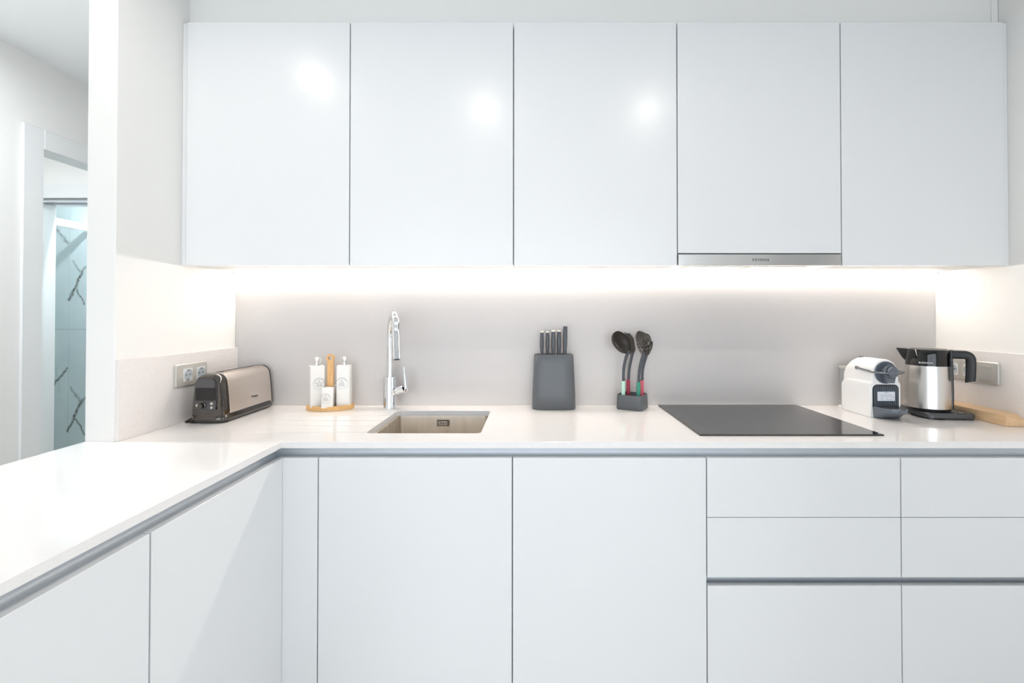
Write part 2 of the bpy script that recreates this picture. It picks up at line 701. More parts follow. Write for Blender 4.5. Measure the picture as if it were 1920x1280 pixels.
# vestibule wall with the sliding shower door opening, and the marble shower behind it
BX = -3.10
struct('wall_vestibule', join(box(-4.2, BX, 3.0, 3.09, 0, CEIL), box(BX, XC - 0.1, 3.0, 3.09, 2.017, CEIL)), 'paint')
t = thing('door_2', '', '', (0, 0, 0))
del t['label'], t['category']
t['kind'] = 'structure'
obj('door_head', box(BX - 0.06, XC - 0.101, 2.986, 2.9995, 2.017, 2.10, 0.002), 'joinery', t)
obj('casing', box(BX - 0.085, BX - 0.001, 2.986, 2.9995, 0, 2.0165, 0.002), 'joinery', t)
obj('lining', box(BX, BX + 0.012, 3.0, 3.12, 0, 2.0), 'joinery', t)
obj('sliding_track', join(box(BX + 0.012, XC - 0.101, 3.005, 3.02, 1.995, 2.016), box(BX + 0.012, XC - 0.101, 3.06, 3.13, 1.992, 2.016)), 'aluminium', t)
struct('wall_bathroom_left', box(-4.2, -4.1, REAR_Y, 4.0, 0, CEIL), 'paint')
struct('wall_bathroom_near', box(-4.1, XC - 0.1, 1.2, 1.3, 0, CEIL), 'paint')

TY = 3.60


def px(u, v, Y=TY):
    x = (u - CX) / F_PX
    zz = -(v - CY) / F_PX
    y = math.cos(PITCH) - zz * math.sin(PITCH)
    z = math.sin(PITCH) + zz * math.cos(PITCH)
    return x * Y / y, CAM_Z + z * Y / y


segs = []
for (a, b, c, d, w, s) in [(128, 562, 155, 510, .016, 1.0), (143, 541, 158, 570, .010, .9), (137, 488, 152, 512, .012, .6),
                           (152, 512, 160, 500, .010, .7), (126, 806, 155, 750, .016, 1.0), (141, 781, 158, 815, .010, .9),
                           (134, 726, 150, 752, .012, .6), (152, 752, 162, 742, .010, .7), (86, 738, 127, 690, .013, .95),
                           (92, 755, 98, 836, .009, .55), (100, 428, 128, 456, .017, .6), (94, 446, 112, 430, .010, .3),
                           (104, 690, 112, 735, .010, .15)]:
    p, q = px(a, b), px(c, d)
    segs.append((p[0], p[1], q[0], q[1], w, s))
seg_marble('marble', segs)
wb = struct('wall_shower', box(-4.1, XC - 0.1, TY + 0.01, TY + 0.12, 0, CEIL), 'gap_grey')
TX = -3.46
for r0, r1 in ((0.0, 1.185), (1.185, 2.385), (2.385, CEIL)):
    for k in (-1, 0, 1):
        xa, xb = max(-4.1, TX + 0.6 * k), min(XC - 0.1, TX + 0.6 * (k + 1))
        obj('tile', box(xa + 0.0008, xb - 0.0008, TY, TY + 0.0099, r0 + 0.0008, r1 - 0.0008, 0.0008), 'marble', wb)

# bright shower strip, its source unknown: an added glowing bar bridging lintel and tiles
t = thing('glowing_strip', 'glowing white strip across the marble shower beyond the doorway', 'lamp', (-3.30, 3.35, 1.93))
obj('strip_body', box(-3.315, -3.292, 3.0905, 3.5995, 1.912, 1.944, 0.002), 'white_plastic', t)
obj('diffuser', box(-3.3125, -3.289, 3.0905, 3.5995, 1.9445, 1.962, 0.002), 'strip_glow', t)

# ------------------------------------------------------------------ wall cabinets
BW = D_UP + 0.019
hole_lbl = ['white wall cabinet with plain flat door next to the left wall',
            'white wall cabinet with flat door above the chrome tap',
            'white wall cabinet with flat door above the knife block',
            'white wall cabinet with shortened door above the steel hood strip',
            'white wall cabinet with plain flat door next to the right wall']
for i in range(5):
    xa = XU0 + 0.6 * i
    t = thing('wall_cabinet', hole_lbl[i], 'cabinet', (xa + 0.3, 1.93, Z_UB), 0, 'handleless white wall cabinets')
    zb = Z_UB if i != 3 else 1.5165
    bb = Z_UB + 0.003 if i != 3 else 1.516
    obj('body', box(xa + 0.0006, xa + 0.5994, BW + 0.0025, YW - 0.0005, bb, Z_UT - 0.003, 0.0008), 'carcass', t)
    obj('door', box(xa + 0.0019, xa + 0.5981, D_UP, BW, zb, Z_UT, 0.0012), 'lacquer', t)
for nm, a, b_, lb in (('filler_panel', XL + 0.0005, XU0 - 0.002, 'narrow white filler strip between left wall and first wall cabinet'),
                      ('filler_panel', XU0 + 3.002, XR - 0.0005, 'narrow white filler strip between last wall cabinet and right wall')):
    tag(obj(nm, box(a, b_, D_UP + 0.006, D_UP + 0.024, Z_UB, Z_UT, 0.001), 'lacquer'), lb, 'panel', 'filler strips of the wall cabinets')

# extractor hood built into the fourth cabinet
hx0, hx1 = XU0 + 1.8, XU0 + 2.4
t = thing('extractor_hood', 'slim built-in extractor hood with brushed steel front strip under the wall cabinet', 'hood', ((hx0 + hx1) / 2, 1.9, Z_UB))
obj('front_strip', box(hx0 + 0.003, hx1 - 0.001, D_UP, BW, Z_UB, 1.5125, 0.0012), 'brushed_steel', t, label='brushed steel front strip')
obj('housing', box(hx0 + 0.003, hx1 - 0.003, BW + 0.001, YW - 0.03, Z_UB + 0.004, 1.515), 'white_plastic', t)
for k in (0, 1):
    fa = hx0 + 0.05 + k * 0.235
    ff = obj('filter', box(fa, fa + 0.225, BW + 0.02, 1.98, Z_UB + 0.001, Z_UB + 0.0038, 0.0008), 'filter_mesh', t)
    slots = bmesh.new()
    for q in range(11):
        box(fa + 0.012, fa + 0.213, BW + 0.03 + q * 0.015, BW + 0.036 + q * 0.015, Z_UB + 0.0002, Z_UB + 0.0012, bm=slots)
    obj('filter_rib', slots, 'brushed_steel', ff)
b = text_bm('SIEMENS', 0.0135, 0.0002, spacing=1.1)
xform(b, Matrix.Scale(1.15, 4, (1, 0, 0)))
xform(b, FRONT)
move(b, (hx0 + 0.303, D_UP - 0.0002, 1.4915))
obj('lettering', b, 'ink_dark', t)

# LED profile under the wall cabinets, in the corner with the splashback
t = thing('led_strip_light', 'long glowing light strip under the wall cabinets along the splashback', 'light', (0.2, 2.085, 1.46))
ly, lz, lr = YS - 0.0004, Z_UB + 0.0026, 0.017
obj('profile', prism_x([(ly, lz), (ly, lz - lr - 0.001), (ly - 0.0015, lz - lr - 0.001), (ly - 0.0015, lz - 0.0015), (ly - lr - 0.001, lz - 0.0015), (ly - lr - 0.001, lz)],
                       XL + 0.006, XR - 0.006), 'aluminium', t)
arc = [(ly - 0.002 - 0.0145 * math.cos(PI / 2 * k / 8), lz - 0.002 - 0.0145 * math.sin(PI / 2 * k / 8)) for k in range(9)]
obj('diffuser', prism_x([(ly - 0.002, lz - 0.002)] + arc, XL + 0.006, XR - 0.006), 'led', t, smooth=40)
for xa in (XL + 0.0015, XR - 0.0058):
    big = [(ly - 0.017 * math.cos(PI / 2 * k / 8), lz - 0.018 * math.sin(PI / 2 * k / 8)) for k in range(9)]
    obj('end_cap', prism_x([(ly, lz)] + big, xa, xa + 0.0043), 'white_plastic', t)

# ------------------------------------------------------------------ splashback and upstands
tag(obj('splashback', box(XL + 0.0005, XR - 0.0005, YS, YW - 0.0005, WT + 0.0003, Z_UB + 0.0028, 0.0005), 'quartz_splash'),
    'pale grey speckled stone splashback along the back wall', 'splashback')
tag(obj('upstand', box(XL + 0.0004, XL + 0.012, END_Y + 0.001, YS - 0.0005, WT + 0.0003, 1.151, 0.0008), 'quartz_upstand_lit'),
    'low stone upstand on the left wall behind the toaster', 'upstand')
tag(obj('upstand', box(XR - 0.012, XR - 0.0004, 1.46, YS - 0.0005, WT + 0.0003, 1.151, 0.0008), 'quartz_upstand_lit'),
    'low stone upstand on the right wall beside the kettle', 'upstand')

# ------------------------------------------------------------------ worktop (L shaped, undermount cut-out, drain grooves)
SX0, SX1, SY0, SY1 = -0.553, -0.172, 1.598, 1.972
outer = [(XR - 0.0005, WT_E), (XR - 0.0005, YS + 0.012), (XL + 0.0005, YS + 0.012), (XL + 0.0005, END_Y - 0.0008), (-1.380, END_Y - 0.0008),
         (-1.380, PEN_Y0 - 0.004), (PX - 0.003, PEN_Y0 - 0.004), (PX - 0.003, WT_E)]
hole = rrect(SX1 - SX0, SY1 - SY0, 0.016, 4, (SX0 + SX1) / 2, (SY0 + SY1) / 2)


def plate(z0, z1, loops):
    bm = bmesh.new()
    all_rings = []
    for z in (z0, z1):
        edges = []
        rr = []
        for lp in loops:
            vs = [bm.verts.new((x, y, z)) for x, y in lp]
            rr.append(vs)
            edges += [bm.edges.new((vs[i], vs[(i + 1) % len(vs)])) for i in range(len(vs))]
        bmesh.ops.triangle_fill(bm, use_beauty=True, edges=edges)
        all_rings.append(rr)
    for a, b in zip(*all_rings):
        for i in range(len(a)):
            j = (i + 1) % len(a)
            bm.faces.new((a[i], a[j], b[j], b[i]))
    return bm


wt = plate(WT - 0.020, WT, [outer, hole])
cut = bmesh.new()
for gy in (1.612, 1.700, 1.787, 1.878):
    # groove, deepening toward the bowl
    sec0 = [(gy - 0.0045, WT + 0.002), (gy - 0.0025, WT - 0.0012), (gy + 0.0025, WT - 0.0012), (gy + 0.0045, WT + 0.002)]
    sec1 = [(gy - 0.0045, WT + 0.002), (gy - 0.0025, WT - 0.004), (gy + 0.0025, WT - 0.004), (gy + 0.0045, WT + 0.002)]
    loft([[(-0.94, y, z) for y, z in sec0], [(SX0 + 0.01, y, z) for y, z in sec1]], bm=cut)
wt = bool_diff(wt, cut)
edge = [e for e in wt.edges if len(e.link_faces) == 2 and abs(e.verts[0].co.z - WT) < 1e-5 and abs(e.verts[1].co.z - WT) < 1e-5
        and e.calc_face_angle(0) > 1.2 and (abs(e.verts[0].co.y - WT_E) < 1e-4 or abs(e.verts[0].co.x - PX + 0.003) < 1e-4)
        and (abs(e.verts[1].co.y - WT_E) < 1e-4 or abs(e.verts[1].co.x - PX + 0.003) < 1e-4)]
if edge:
    bmesh.ops.bevel(wt, geom=edge, offset=0.0015, segments=2, affect='EDGES', profile=0.5)
tag(obj('worktop', wt, 'quartz_top'), 'L-shaped polished white quartz worktop with sink cut-out and drain grooves', 'worktop')

# ------------------------------------------------------------------ base cabinets
BF = D_LOW + 0.019
Z0 = 0.12


def carcass(x0, x1, y0, y1, z0, z1):
    th = 0.016
    return join(box(x0, x0 + th, y0, y1, z0, z1), box(x1 - th, x1, y0, y1, z0, z1), box(x0 + th, x1 - th, y0, y1, z0, z0 + th),
                box(x0 + th, x1 - th, y1 - th, y1, z0 + th, z1))


lbl = ['white base cabinet with flat door below the sink', 'white base cabinet with flat door between sink cabinet and drawers']
for i in range(2):
    xa = XLO + 0.6 * i
    t = thing('base_cabinet', lbl[i], 'cabinet', (xa + 0.3, 1.8, Z0), 0, 'handleless white base cabinets')
    obj('body', carcass(xa + 0.0006, xa + 0.5994, BF + 0.0025, YS, Z0, 0.842), 'carcass', t)
    obj('door', box(xa + 0.0017, xa + 0.5983, D_LOW, BF, Z0, Z_DT, 0.0012), 'lacquer', t)
lbl = ['white three-drawer base cabinet below the left part of the hob', 'white three-drawer base cabinet in the right corner below the kettle']
for i in range(2):
    xa = XLO + 1.2 + 0.6 * i
    t = thing('drawer_cabinet', lbl[i], 'cabinet', (xa + 0.3, 1.8, Z0), 0, 'white drawer cabinets')
    xe = min(xa + 0.5994, XR - 0.001)
    obj('body', carcass(xa + 0.0006, xe, BF + 0.034, YS, Z0, 0.842), 'carcass', t)
    for k, (za, zb) in enumerate(((0.6665, Z_DT), (0.482, 0.6648), (Z0, 0.4565))):
        obj('drawer_front', box(xa + 0.0017, xa + 0.5983, D_LOW, BF, za, zb, 0.0012), 'lacquer', t)
        obj('drawer_box', box(xa + 0.03, xe - 0.03, BF + 0.0342, YS - 0.06, za + 0.02, zb - 0.05), 'gap_grey', t)

t = thing('corner_post', 'narrow white filler panel in the inner corner of the base cabinets', 'panel', (-0.72, 1.5, Z0))
obj('panel', box(PX - 0.018, XLO - 0.0017, D_LOW + 0.0004, BF, Z0, Z_DT, 0.0012), 'lacquer', t)

lbl = ['white peninsula cabinet with flat door next to the inner corner', 'white peninsula cabinet with flat door nearest the camera']
for i, (ya, yb) in enumerate(((0.981, 1.4955), (PEN_Y0, 0.981))):
    t = thing('base_cabinet', lbl[i], 'cabinet', (-1.05, (ya + yb) / 2, Z0), 0, 'handleless white base cabinets')
    obj('body', xform(carcass(ya + 0.0006, yb - 0.0006, 0.0, 0.56, Z0, 0.842), Matrix(((0, -1, 0, PX - 0.0215), (1, 0, 0, 0), (0, 0, 1, 0), (0, 0, 0, 1)))), 'carcass', t)
    obj('door', box(PX - 0.019, PX, ya + 0.0024, yb - (0.0024 if i else 0.0012), Z0, Z_DT, 0.0012), 'lacquer', t)
tag(obj('end_panel', box(-1.366, PX - 0.0, PEN_Y0 - 0.0205, PEN_Y0 - 0.0015, 0, 0.8795), 'lacquer'), 'white end panel closing the near end of the peninsula', 'panel')
tag(obj('back_panel', box(-1.378, -1.3585, PEN_Y0, END_Y - 0.002, 0, 0.8795), 'lacquer'), 'white rear panel of the peninsula facing the corridor', 'panel')
tag(obj('plinth', box(PX - 0.05, XR - 0.002, 1.56, 1.575, 0.001, Z0 - 0.001), 'lacquer'), 'recessed white plinth board under the back run', 'plinth')
tag(obj('plinth', box(PX - 0.065, PX - 0.05, PEN_Y0 + 0.01, 1.555, 0.001, Z0 - 0.001), 'lacquer'), 'recessed white plinth board under the peninsula', 'plinth')


# finger-pull channels: L profile with coved bottom
def cove(z_top, z_bot, depth, r=0.014, th=0.0012):
    p = [(0.0, z_bot), (0.0, z_bot + 0.001)]
    p += [(depth - r + r * math.sin(a), z_bot + 0.001 + r - r * math.cos(a)) for a in [PI / 2 * k / 8 for k in range(9)]]
    p += [(depth, z_top), (depth + 0.002, z_top), (depth + 0.002, z_bot)]
    return p


pr = cove(WT - 0.0205, Z_DT - 0.006, 0.022)
xs = PX - 0.022 - 0.019
b = prism_x([(BF + 0.0005 + d, z) for d, z in pr], xs - 0.002, XR - 0.001)
tag(obj('handle_channel', b, 'aluminium', smooth=40), 'aluminium finger-pull channel under the worktop of the back run', 'handle')
b = loft([[(PX - 0.0195 - d, y, z) for d, z in pr] for y in (PEN_Y0, BF + 0.0222)])
tag(obj('handle_channel', b, 'aluminium', smooth=40), 'aluminium finger-pull channel under the peninsula worktop edge', 'handle')
b = prism_x([(BF + 0.0005 + d, z) for d, z in cove(0.486, 0.447, 0.026)], XLO + 1.2 + 0.002, XR - 0.001)
tag(obj('handle_channel', b, 'aluminium', smooth=40), 'aluminium finger-pull channel above the bottom drawers', 'handle')

# ------------------------------------------------------------------ sink
t = thing('sink', 'brushed stainless steel undermount sink bowl', 'sink', ((SX0 + SX1) / 2, (SY0 + SY1) / 2, 0.70))
cx_, cy_ = (SX0 + SX1) / 2, (SY0 + SY1) / 2 + 0.002
w_, d_ = 0.362, 0.382
rings = [ring(rrect(w_ + 0.05, d_ + 0.04, 0.03, 6, cx_, cy_), 0.8794), ring(rrect(w_, d_, 0.016, 6, cx_, cy_), 0.8794),
         ring(rrect(w_ - 0.002, d_ - 0.002, 0.016, 6, cx_, cy_), 0.87), ring(rrect(w_ - 0.006, d_ - 0.006, 0.016, 6, cx_, cy_), 0.72)]
for k in range(1, 7):
    a = PI / 2 * k / 6
    rings.append(ring(rrect(w_ - 0.006 - 0.03 * (1 - math.cos(a)), d_ - 0.006 - 0.03 * (1 - math.cos(a)), 0.016, 6, cx_, cy_), 0.72 - 0.015 * math.sin(a)))
rings.append(ring(rrect(0.11, 0.11, 0.0549, 6, cx_, cy_), 0.703))
b = loft(rings, cap0=False, cap1=True)
obj('bowl', b, 'sink_steel', t, smooth=50)
b = lathe([(0.0, 0.0032), (0.03, 0.0032), (0.042, 0.0015), (0.045, 0.0)], 32, cap0=False)
obj('drain', move(b, (cx_, cy_, 0.7035)), 'chrome', t, smooth=40)
ox, oz, oy = -0.366, 0.8505, cy_ + d_ / 2 - 0.0032
ov = obj('overflow', join(box(ox - 0.027, ox + 0.027, oy - 0.0025, oy, oz - 0.0165, oz + 0.0145, 0.001)), 'sink_steel', t)
obj('overflow_recess', box(ox - 0.023, ox + 0.023, oy - 0.0032, oy - 0.0022, oz - 0.012, oz + 0.012, 0.0003), 'black_plastic', ov)
oc = obj('overflow_cap', box(ox - 0.0195, ox + 0.0195, oy - 0.008, oy - 0.0034, oz - 0.0085, oz + 0.0085, 0.0012), 'brushed_steel', ov)
b = xform(text_bm('TEKA', 0.0105, 0.0001, spacing=1.15), FRONT)
obj('lettering', move(b, (ox, oy - 0.0083, oz)), 'ink_dark', t)

# ------------------------------------------------------------------ tap
FX, FY = -0.600, 2.030
t = thing('kitchen_tap', 'tall chrome kitchen tap with arched spout and side lever', 'tap', (FX, FY, WT))
b = lathe([(0.0268, 0.0), (0.0272, 0.002), (0.0265, 0.006), (0.0262, 0.128), (0.0255, 0.1315), (0.0145, 0.1325)], 40)
obj('tap_body', b, 'chrome', t, world=False, smooth=35)
ex, ey = 0.085, -0.200        # spray end relative to the column
R_ = math.hypot(ex, ey) / 2
dx, dy = ex / (2 * R_), ey / (2 * R_)
zs = 0.288
path = [(0, 0, 0.13), (0, 0, 0.2), (0, 0, 0.26)]
sp_i = None
for k in range(0, 25):
    a = PI * k / 24 * 0.70
    path.append((dx * (R_ - R_ * math.cos(a)), dy * (R_ - R_ * math.cos(a)), zs + R_ * math.sin(a)))
b = tube(path, 0.0126, 24)
obj('spout', b, 'chrome', t, world=False, smooth=35)
A = Vector(path[-1])
Bp = Vector((ex, ey, 0.222))
sp = [A, A.lerp(Bp, 0.15), A.lerp(Bp, 0.3), A.lerp(Bp, 0.6), A.lerp(Bp, 0.93), Bp]
# tangent-continuous bend at the start
tan = (Vector(path[-1]) - Vector(path[-2])).normalized()
sp[1] = A + tan * 0.02
spp = catmull(sp, 6)
n_ = len(spp)
b = tube(spp, [0.0127 + 0.0022 * min(1, i / (n_ * 0.5)) for i in range(n_)], 24)
sh = obj('spray_head', b, 'chrome', t, world=False, smooth=35)
mid = A.lerp(Bp, 0.72)
dirv = (Bp - A).normalized()
side = Vector((0.42, -0.9, 0)).normalized()
side = (side - dirv * side.dot(dirv)).normalized()
u_ = dirv.cross(side)
bb = box(-0.0034, 0.0034, -0.0014, 0.0014, -0.026, 0.026, 0.0012, seg=2)
M = Matrix((( u_.x, side.x, dirv.x, 0), (u_.y, side.y, dirv.y, 0), (u_.z, side.z, dirv.z, 0), (0, 0, 0, 1)))
M.translation = A.lerp(Bp, 0.66) + side * 0.0152
obj('spray_button', xform(bb, M), 'brushed_steel', sh, world=False)
c_ = lathe([(0.0, 0.0), (0.0118, 0.0), (0.0118, 0.002)], 24, cap1=False, cap0=False)
q = dirv.to_track_quat('-Z', 'Y').to_matrix().to_4x4()
q.translation = Bp + dirv * 0.0006
obj('nozzle', xform(c_, q), 'black_plastic', sh, world=False)
# lever: neck then an upright blade
neck = [(0.012, -0.006, 0.062), (0.03, -0.012, 0.071), (0.052, -0.019, 0.081), (0.066, -0.023, 0.087)]
obj('lever_neck', tube(neck, [0.0165, 0.0165, 0.016, 0.014], 24), 'chrome', t, world=False, smooth=35)
obj('neck_ring', tube([(0.031, -0.0123, 0.0715), (0.0325, -0.0128, 0.0722)], 0.0171, 24), 'dark_chrome', t, world=False, smooth=35)
bl = [((0.073, -0.025, 0.066), 0.006, 0.014), ((0.076, -0.026, 0.085), 0.0095, 0.017), ((0.074, -0.0255, 0.11), 0.0078, 0.015),
      ((0.070, -0.024, 0.14), 0.0058, 0.0125), ((0.066, -0.023, 0.168), 0.0048, 0.010), ((0.065, -0.0228, 0.175), 0.002, 0.007)]
pts = [p for p, _, _ in bl]
b = loft([[(p[0] + a1 * math.cos(2 * PI * k / 20), p[1] + a2 * math.sin(2 * PI * k / 20), p[2]) for k in range(20)] for p, a1, a2 in bl])
obj('lever', b, 'chrome', t, world=False, smooth=50)

# ------------------------------------------------------------------ hob
t = thing('induction_hob', 'black glass induction hob set in the worktop', 'hob', (0.8365, 1.824, WT))
obj('glass', box(0.5405, 1.1325, 1.563, 2.083, WT + 0.0006, WT + 0.0052, 0.0012, seg=2), 'hob_glass', t)
obj('hob_frame', join(box(0.5395, 1.1335, 1.5618, 1.5632, WT + 0.0002, WT + 0.0046), box(0.5393, 0.5403, 1.5618, 2.0842, WT + 0.0002, WT + 0.0046),
                      box(1.1327, 1.1337, 1.5618, 2.0842, WT + 0.0002, WT + 0.0046), box(0.5395, 1.1335, 2.0832, 2.0842, WT + 0.0002, WT + 0.0046)), 'dark_chrome', t)
for zx, zy in ((0.70, 1.72), (0.70, 1.93), (0.97, 1.72), (0.97, 1.93)):
    mk = bmesh.new()
    box(zx - 0.006, zx + 0.006, zy - 0.0004, zy + 0.0004, WT + 0.0051, WT + 0.0053, bm=mk)
    box(zx - 0.0004, zx + 0.0004, zy - 0.006, zy + 0.006, WT + 0.0051, WT + 0.0053, bm=mk)
    obj('zone_mark', mk, 'hob_print', t)
b = text_bm('SIEMENS', 0.0125, 0.00005, spacing=1.1)
obj('lettering', move(b, (0.835, 1.632, WT + 0.0053)), 'hob_print', t)
mk = bmesh.new()
for k in range(9):
    box(0.74 + k * 0.023, 0.748 + k * 0.023, 1.588, 1.589, WT + 0.0051, WT + 0.0053, bm=mk)
obj('touch_scale', mk, 'hob_print', t)


# ------------------------------------------------------------------ toaster
TX0, TX1, TY0, TY1 = -1.236, -1.110, 1.735, 2.078
tc_ = (TX0 + TX1) / 2
t = thing('toaster', 'long stainless steel toaster with dark chrome ends beside the double socket', 'toaster', (tc_, TY0, WT))


def tprof(s=1.0, top=0.176, zoff=0.0, inset=0.0):
    half = [(0.058, 0.022), (0.0565, 0.05), (0.0535, 0.09), (0.050, 0.125)]
    r = 0.034
    top_w = 0.0475
    pts = [(x - inset, z) for x, z in half]
    for k in range(0, 9):
        a = PI / 2 * k / 8
        pts.append((top_w - r + r * math.cos(a) - inset, top - r + r * math.sin(a) - inset))
    L_ = [(-x, z) for x, z in pts[::-1]]
    P = pts + L_
    zc = 0.09
    return [(x * s, zc + (z - zc) * s) for x, z in P]


def tsec(y, **k):
    return [(x, y, z) for x, z in tprof(**k)]


LEN = TY1 - TY0
b = loft([tsec(0.046), tsec(LEN - 0.014)])
obj('shell', b, 'toaster_steel', t, world=False, smooth=40, label='brushed steel wrap-around shell')
b = loft([tsec(0.0455, s=1.015), tsec(0.032, s=1.02), tsec(0.018, s=0.99), tsec(0.009, s=0.945), tsec(0.005, s=0.90)])
obj('end_cap', b, 'dark_chrome', t, world=False, smooth=40, label='dark chrome front end')
b = loft([tsec(LEN - 0.0135, s=1.015), tsec(LEN - 0.006, s=1.015), tsec(LEN, s=0.95)])
obj('end_cap', b, 'dark_chrome', t, world=False, smooth=40)
bs = []
for z, g in ((0.004, -0.004), (0.008, 0.0), (0.016, 0.0015), (0.024, -0.001), (0.030, -0.0045)):
    bs.append(ring(rrect(0.126 + 2 * g, LEN - 0.002 + 2 * g, 0.03, 6, 0, LEN / 2), z))
obj('base', loft(bs), 'dark_chrome', t, world=False, smooth=40)
for sx in (-0.045, 0.045):
    for sy in (0.04, LEN - 0.04):
        obj('foot', move(lathe([(0.008, 0.0), (0.008, 0.006)], 12), (sx, sy, 0.0002)), 'rubber', t, world=False)
obj('bread_slot', box(-0.017, 0.017, 0.075, LEN - 0.045, 0.1755, 0.1775, 0.0008), 'black_plastic', t, world=False)
obj('slot_rim', join(box(-0.021, -0.017, 0.071, LEN - 0.041, 0.175, 0.179, 0.001), box(0.017, 0.021, 0.071, LEN - 0.041, 0.175, 0.179, 0.001)), 'toaster_steel', t, world=False)
# front face: visor, window, control panel
fw = [(x, z) for x, z in rrect(0.076, 0.116, 0.022, 6, -0.002, 0.104)]
b = loft([[(x, 0.006, z) for x, z in fw], [(x, 0.002, z) for x, z in fw]])
pl = obj('face_plate', b, 'toaster_face', t, world=False, smooth=40)
obj('window', box(-0.0375, 0.0335, -0.0008, 0.0022, 0.084, 0.128, 0.001), 'black_gloss', pl, world=False)
vo = [(-0.0365, 0.129), (0.0325, 0.129)] + [(0.0325 - 0.016 + 0.016 * math.cos(PI / 2 * k / 6), 0.144 + 0.016 * math.sin(PI / 2 * k / 6)) for k in range(7)] \
    + [(-0.0365 + 0.016 - 0.016 * math.sin(PI / 2 * k / 6), 0.144 + 0.016 * math.cos(PI / 2 * k / 6)) for k in range(7)]
vb = loft([[(x, 0.003, z) for x, z in vo], [(x * 0.98, -0.003 + max(0, z - 0.132) * 0.12, z) for x, z in vo]])
obj('lift_lever', vb, 'toaster_face', pl, world=False, smooth=30)
obj('control_panel', box(-0.0385, 0.0345, -0.0004, 0.0022, 0.050, 0.082, 0.001), 'toaster_face', pl, world=False)
kn = lathe([(0.0118, 0.0), (0.0118, 0.004), (0.0095, 0.005), (0.009, 0.016), (0.008, 0.0172), (0.0, 0.0172)], 28, cap1=False)
R90 = Matrix.Rotation(PI / 2, 4, 'X')
obj('knob', move(xform(kn, R90), (-0.011, 0.0, 0.066)), 'dark_chrome', pl, world=False, smooth=35)
for bx, bz in ((-0.031, 0.066), (0.021, 0.0725), (0.021, 0.0585)):
    kb = lathe([(0.0048, 0.0), (0.0048, 0.002), (0.004, 0.003), (0.0, 0.003)], 18, cap1=False)
    obj('button', move(xform(kb, R90), (bx, -0.0003, bz)), 'silver_plastic', pl, world=False, smooth=35)
b = text_bm('Moulinex', 0.0125, 0.0001, shear=0.45, spacing=0.92)
xform(b, SIDE_PX)
xform(b, Matrix.Rotation(-0.036, 4, 'Y'))
move(b, (0.0557, LEN * 0.60, 0.066))
obj('lettering', b, 'ink_dark', t, world=False)
obj('print_mark', box(0.0559, 0.0563, LEN * 0.595, LEN * 0.64, 0.0545, 0.0555), 'ink', t, world=False)
cord = catmull([(-0.045, 0.09, 0.012), (-0.058, 0.055, 0.006), (-0.071, 0.022, 0.004), (-0.080, 0.012, 0.004), (-0.0836, 0.03, 0.006), (-0.0838, 0.07, 0.012)][:6], 6)
obj('power_cord', tube(cord, 0.0032, 8), 'rubber', t, world=False, smooth=50)
cord2 = catmull([(-0.073, 0.022, 0.004), (-0.060, 0.010, 0.0036), (-0.040, 0.012, 0.0036), (-0.02, 0.05, 0.0038)], 6)
obj('power_cord', tube(cord2, 0.0032, 8), 'rubber', t, world=False, smooth=50)


# ------------------------------------------------------------------ sockets and switch
def plate_frame(name, label, wallx, sgn, ya, yb, za, zb, modules):
    """sgn: +1 faces +x (left wall), -1 faces -x (right wall)"""
    yc, zc = (ya + yb) / 2, (za + zb) / 2
    t = thing(name, label, 'socket' if 'socket' in label else 'switch', (wallx, yc, zc))
    H, W = zb - za, yb - ya

    def secs(prof):
        return loft([[(sgn * d, y, z) for y, z in rrect(W + 2 * g, H + 2 * g, 0.006, 4)] for d, g in prof])
    obj('frame', secs([(0.0004, 0.0), (0.006, 0.0), (0.0088, -0.0025), (0.0094, -0.005)]), 'silver_plastic', t, world=False, smooth=30)
    for k, (y, kind) in enumerate(modules):
        yy = y - yc
        if kind == 'socket':
            s = 0.0235
            m1 = obj('socket_insert', box(sgn * 0.0092, sgn * 0.0106, yy - s, yy + s, -s, s, 0.0005), 'socket_white', t, world=False)
            cup = lathe([(0.0, -0.0085), (0.0175, -0.0085), (0.0185, 0.0014), (0.0200, 0.0014), (0.0200, 0.0)], 32, cap0=False, cap1=False)
            M = Matrix(((0, 0, sgn, sgn * 0.0102), (1, 0, 0, yy), (0, 1, 0, 0), (0, 0, 0, 1)))
            # dish sits in front of the insert face
            dish = lathe([(0.0, 0.0006), (0.0178, 0.0006), (0.0192, 0.0022), (0.0205, 0.0022), (0.0210, 0.0)], 32, cap0=False, cap1=False)
            cup.free()
            obj('socket_dish', xform(dish, M), 'socket_shade', m1, world=False, smooth=35)
            holes = bmesh.new()
            for hy in (-0.0095, 0.0095):
                hb = move(lathe([(0.0026, 0.0), (0.0026, 0.0006)], 12), (hy, 0, 0.0005))
                me = bpy.data.meshes.new('t')
                hb.to_mesh(me)
                hb.free()
                holes.from_mesh(me)
                bpy.data.meshes.remove(me)
            box(-0.002, 0.002, 0.0150, 0.0178, 0.0006, 0.0026, bm=holes)
            box(-0.002, 0.002, -0.0178, -0.0150, 0.0006, 0.0026, bm=holes)
            obj('pin_hole', xform(holes, M), 'black_plastic', m1, world=False)
        else:
            s = 0.0265
            obj('rocker', prism_x([(0, 0)] * 0 + [(yy - s, -s), (yy + s, -s), (yy + s, s), (yy - s, s)], *sorted((sgn * 0.0092, sgn * 0.0115))), 'silver_plastic', t, world=False)
            w = loft([[(sgn * 0.0116, yy - s + 0.002, z), (sgn * 0.0116, yy + s - 0.002, z), (sgn * 0.0190, yy + s - 0.002, z), (sgn * 0.0126, yy - s + 0.002, z)] for z in (-s + 0.002, s - 0.002)])
            obj('rocker', w, 'silver_plastic', t, world=False)
    return t


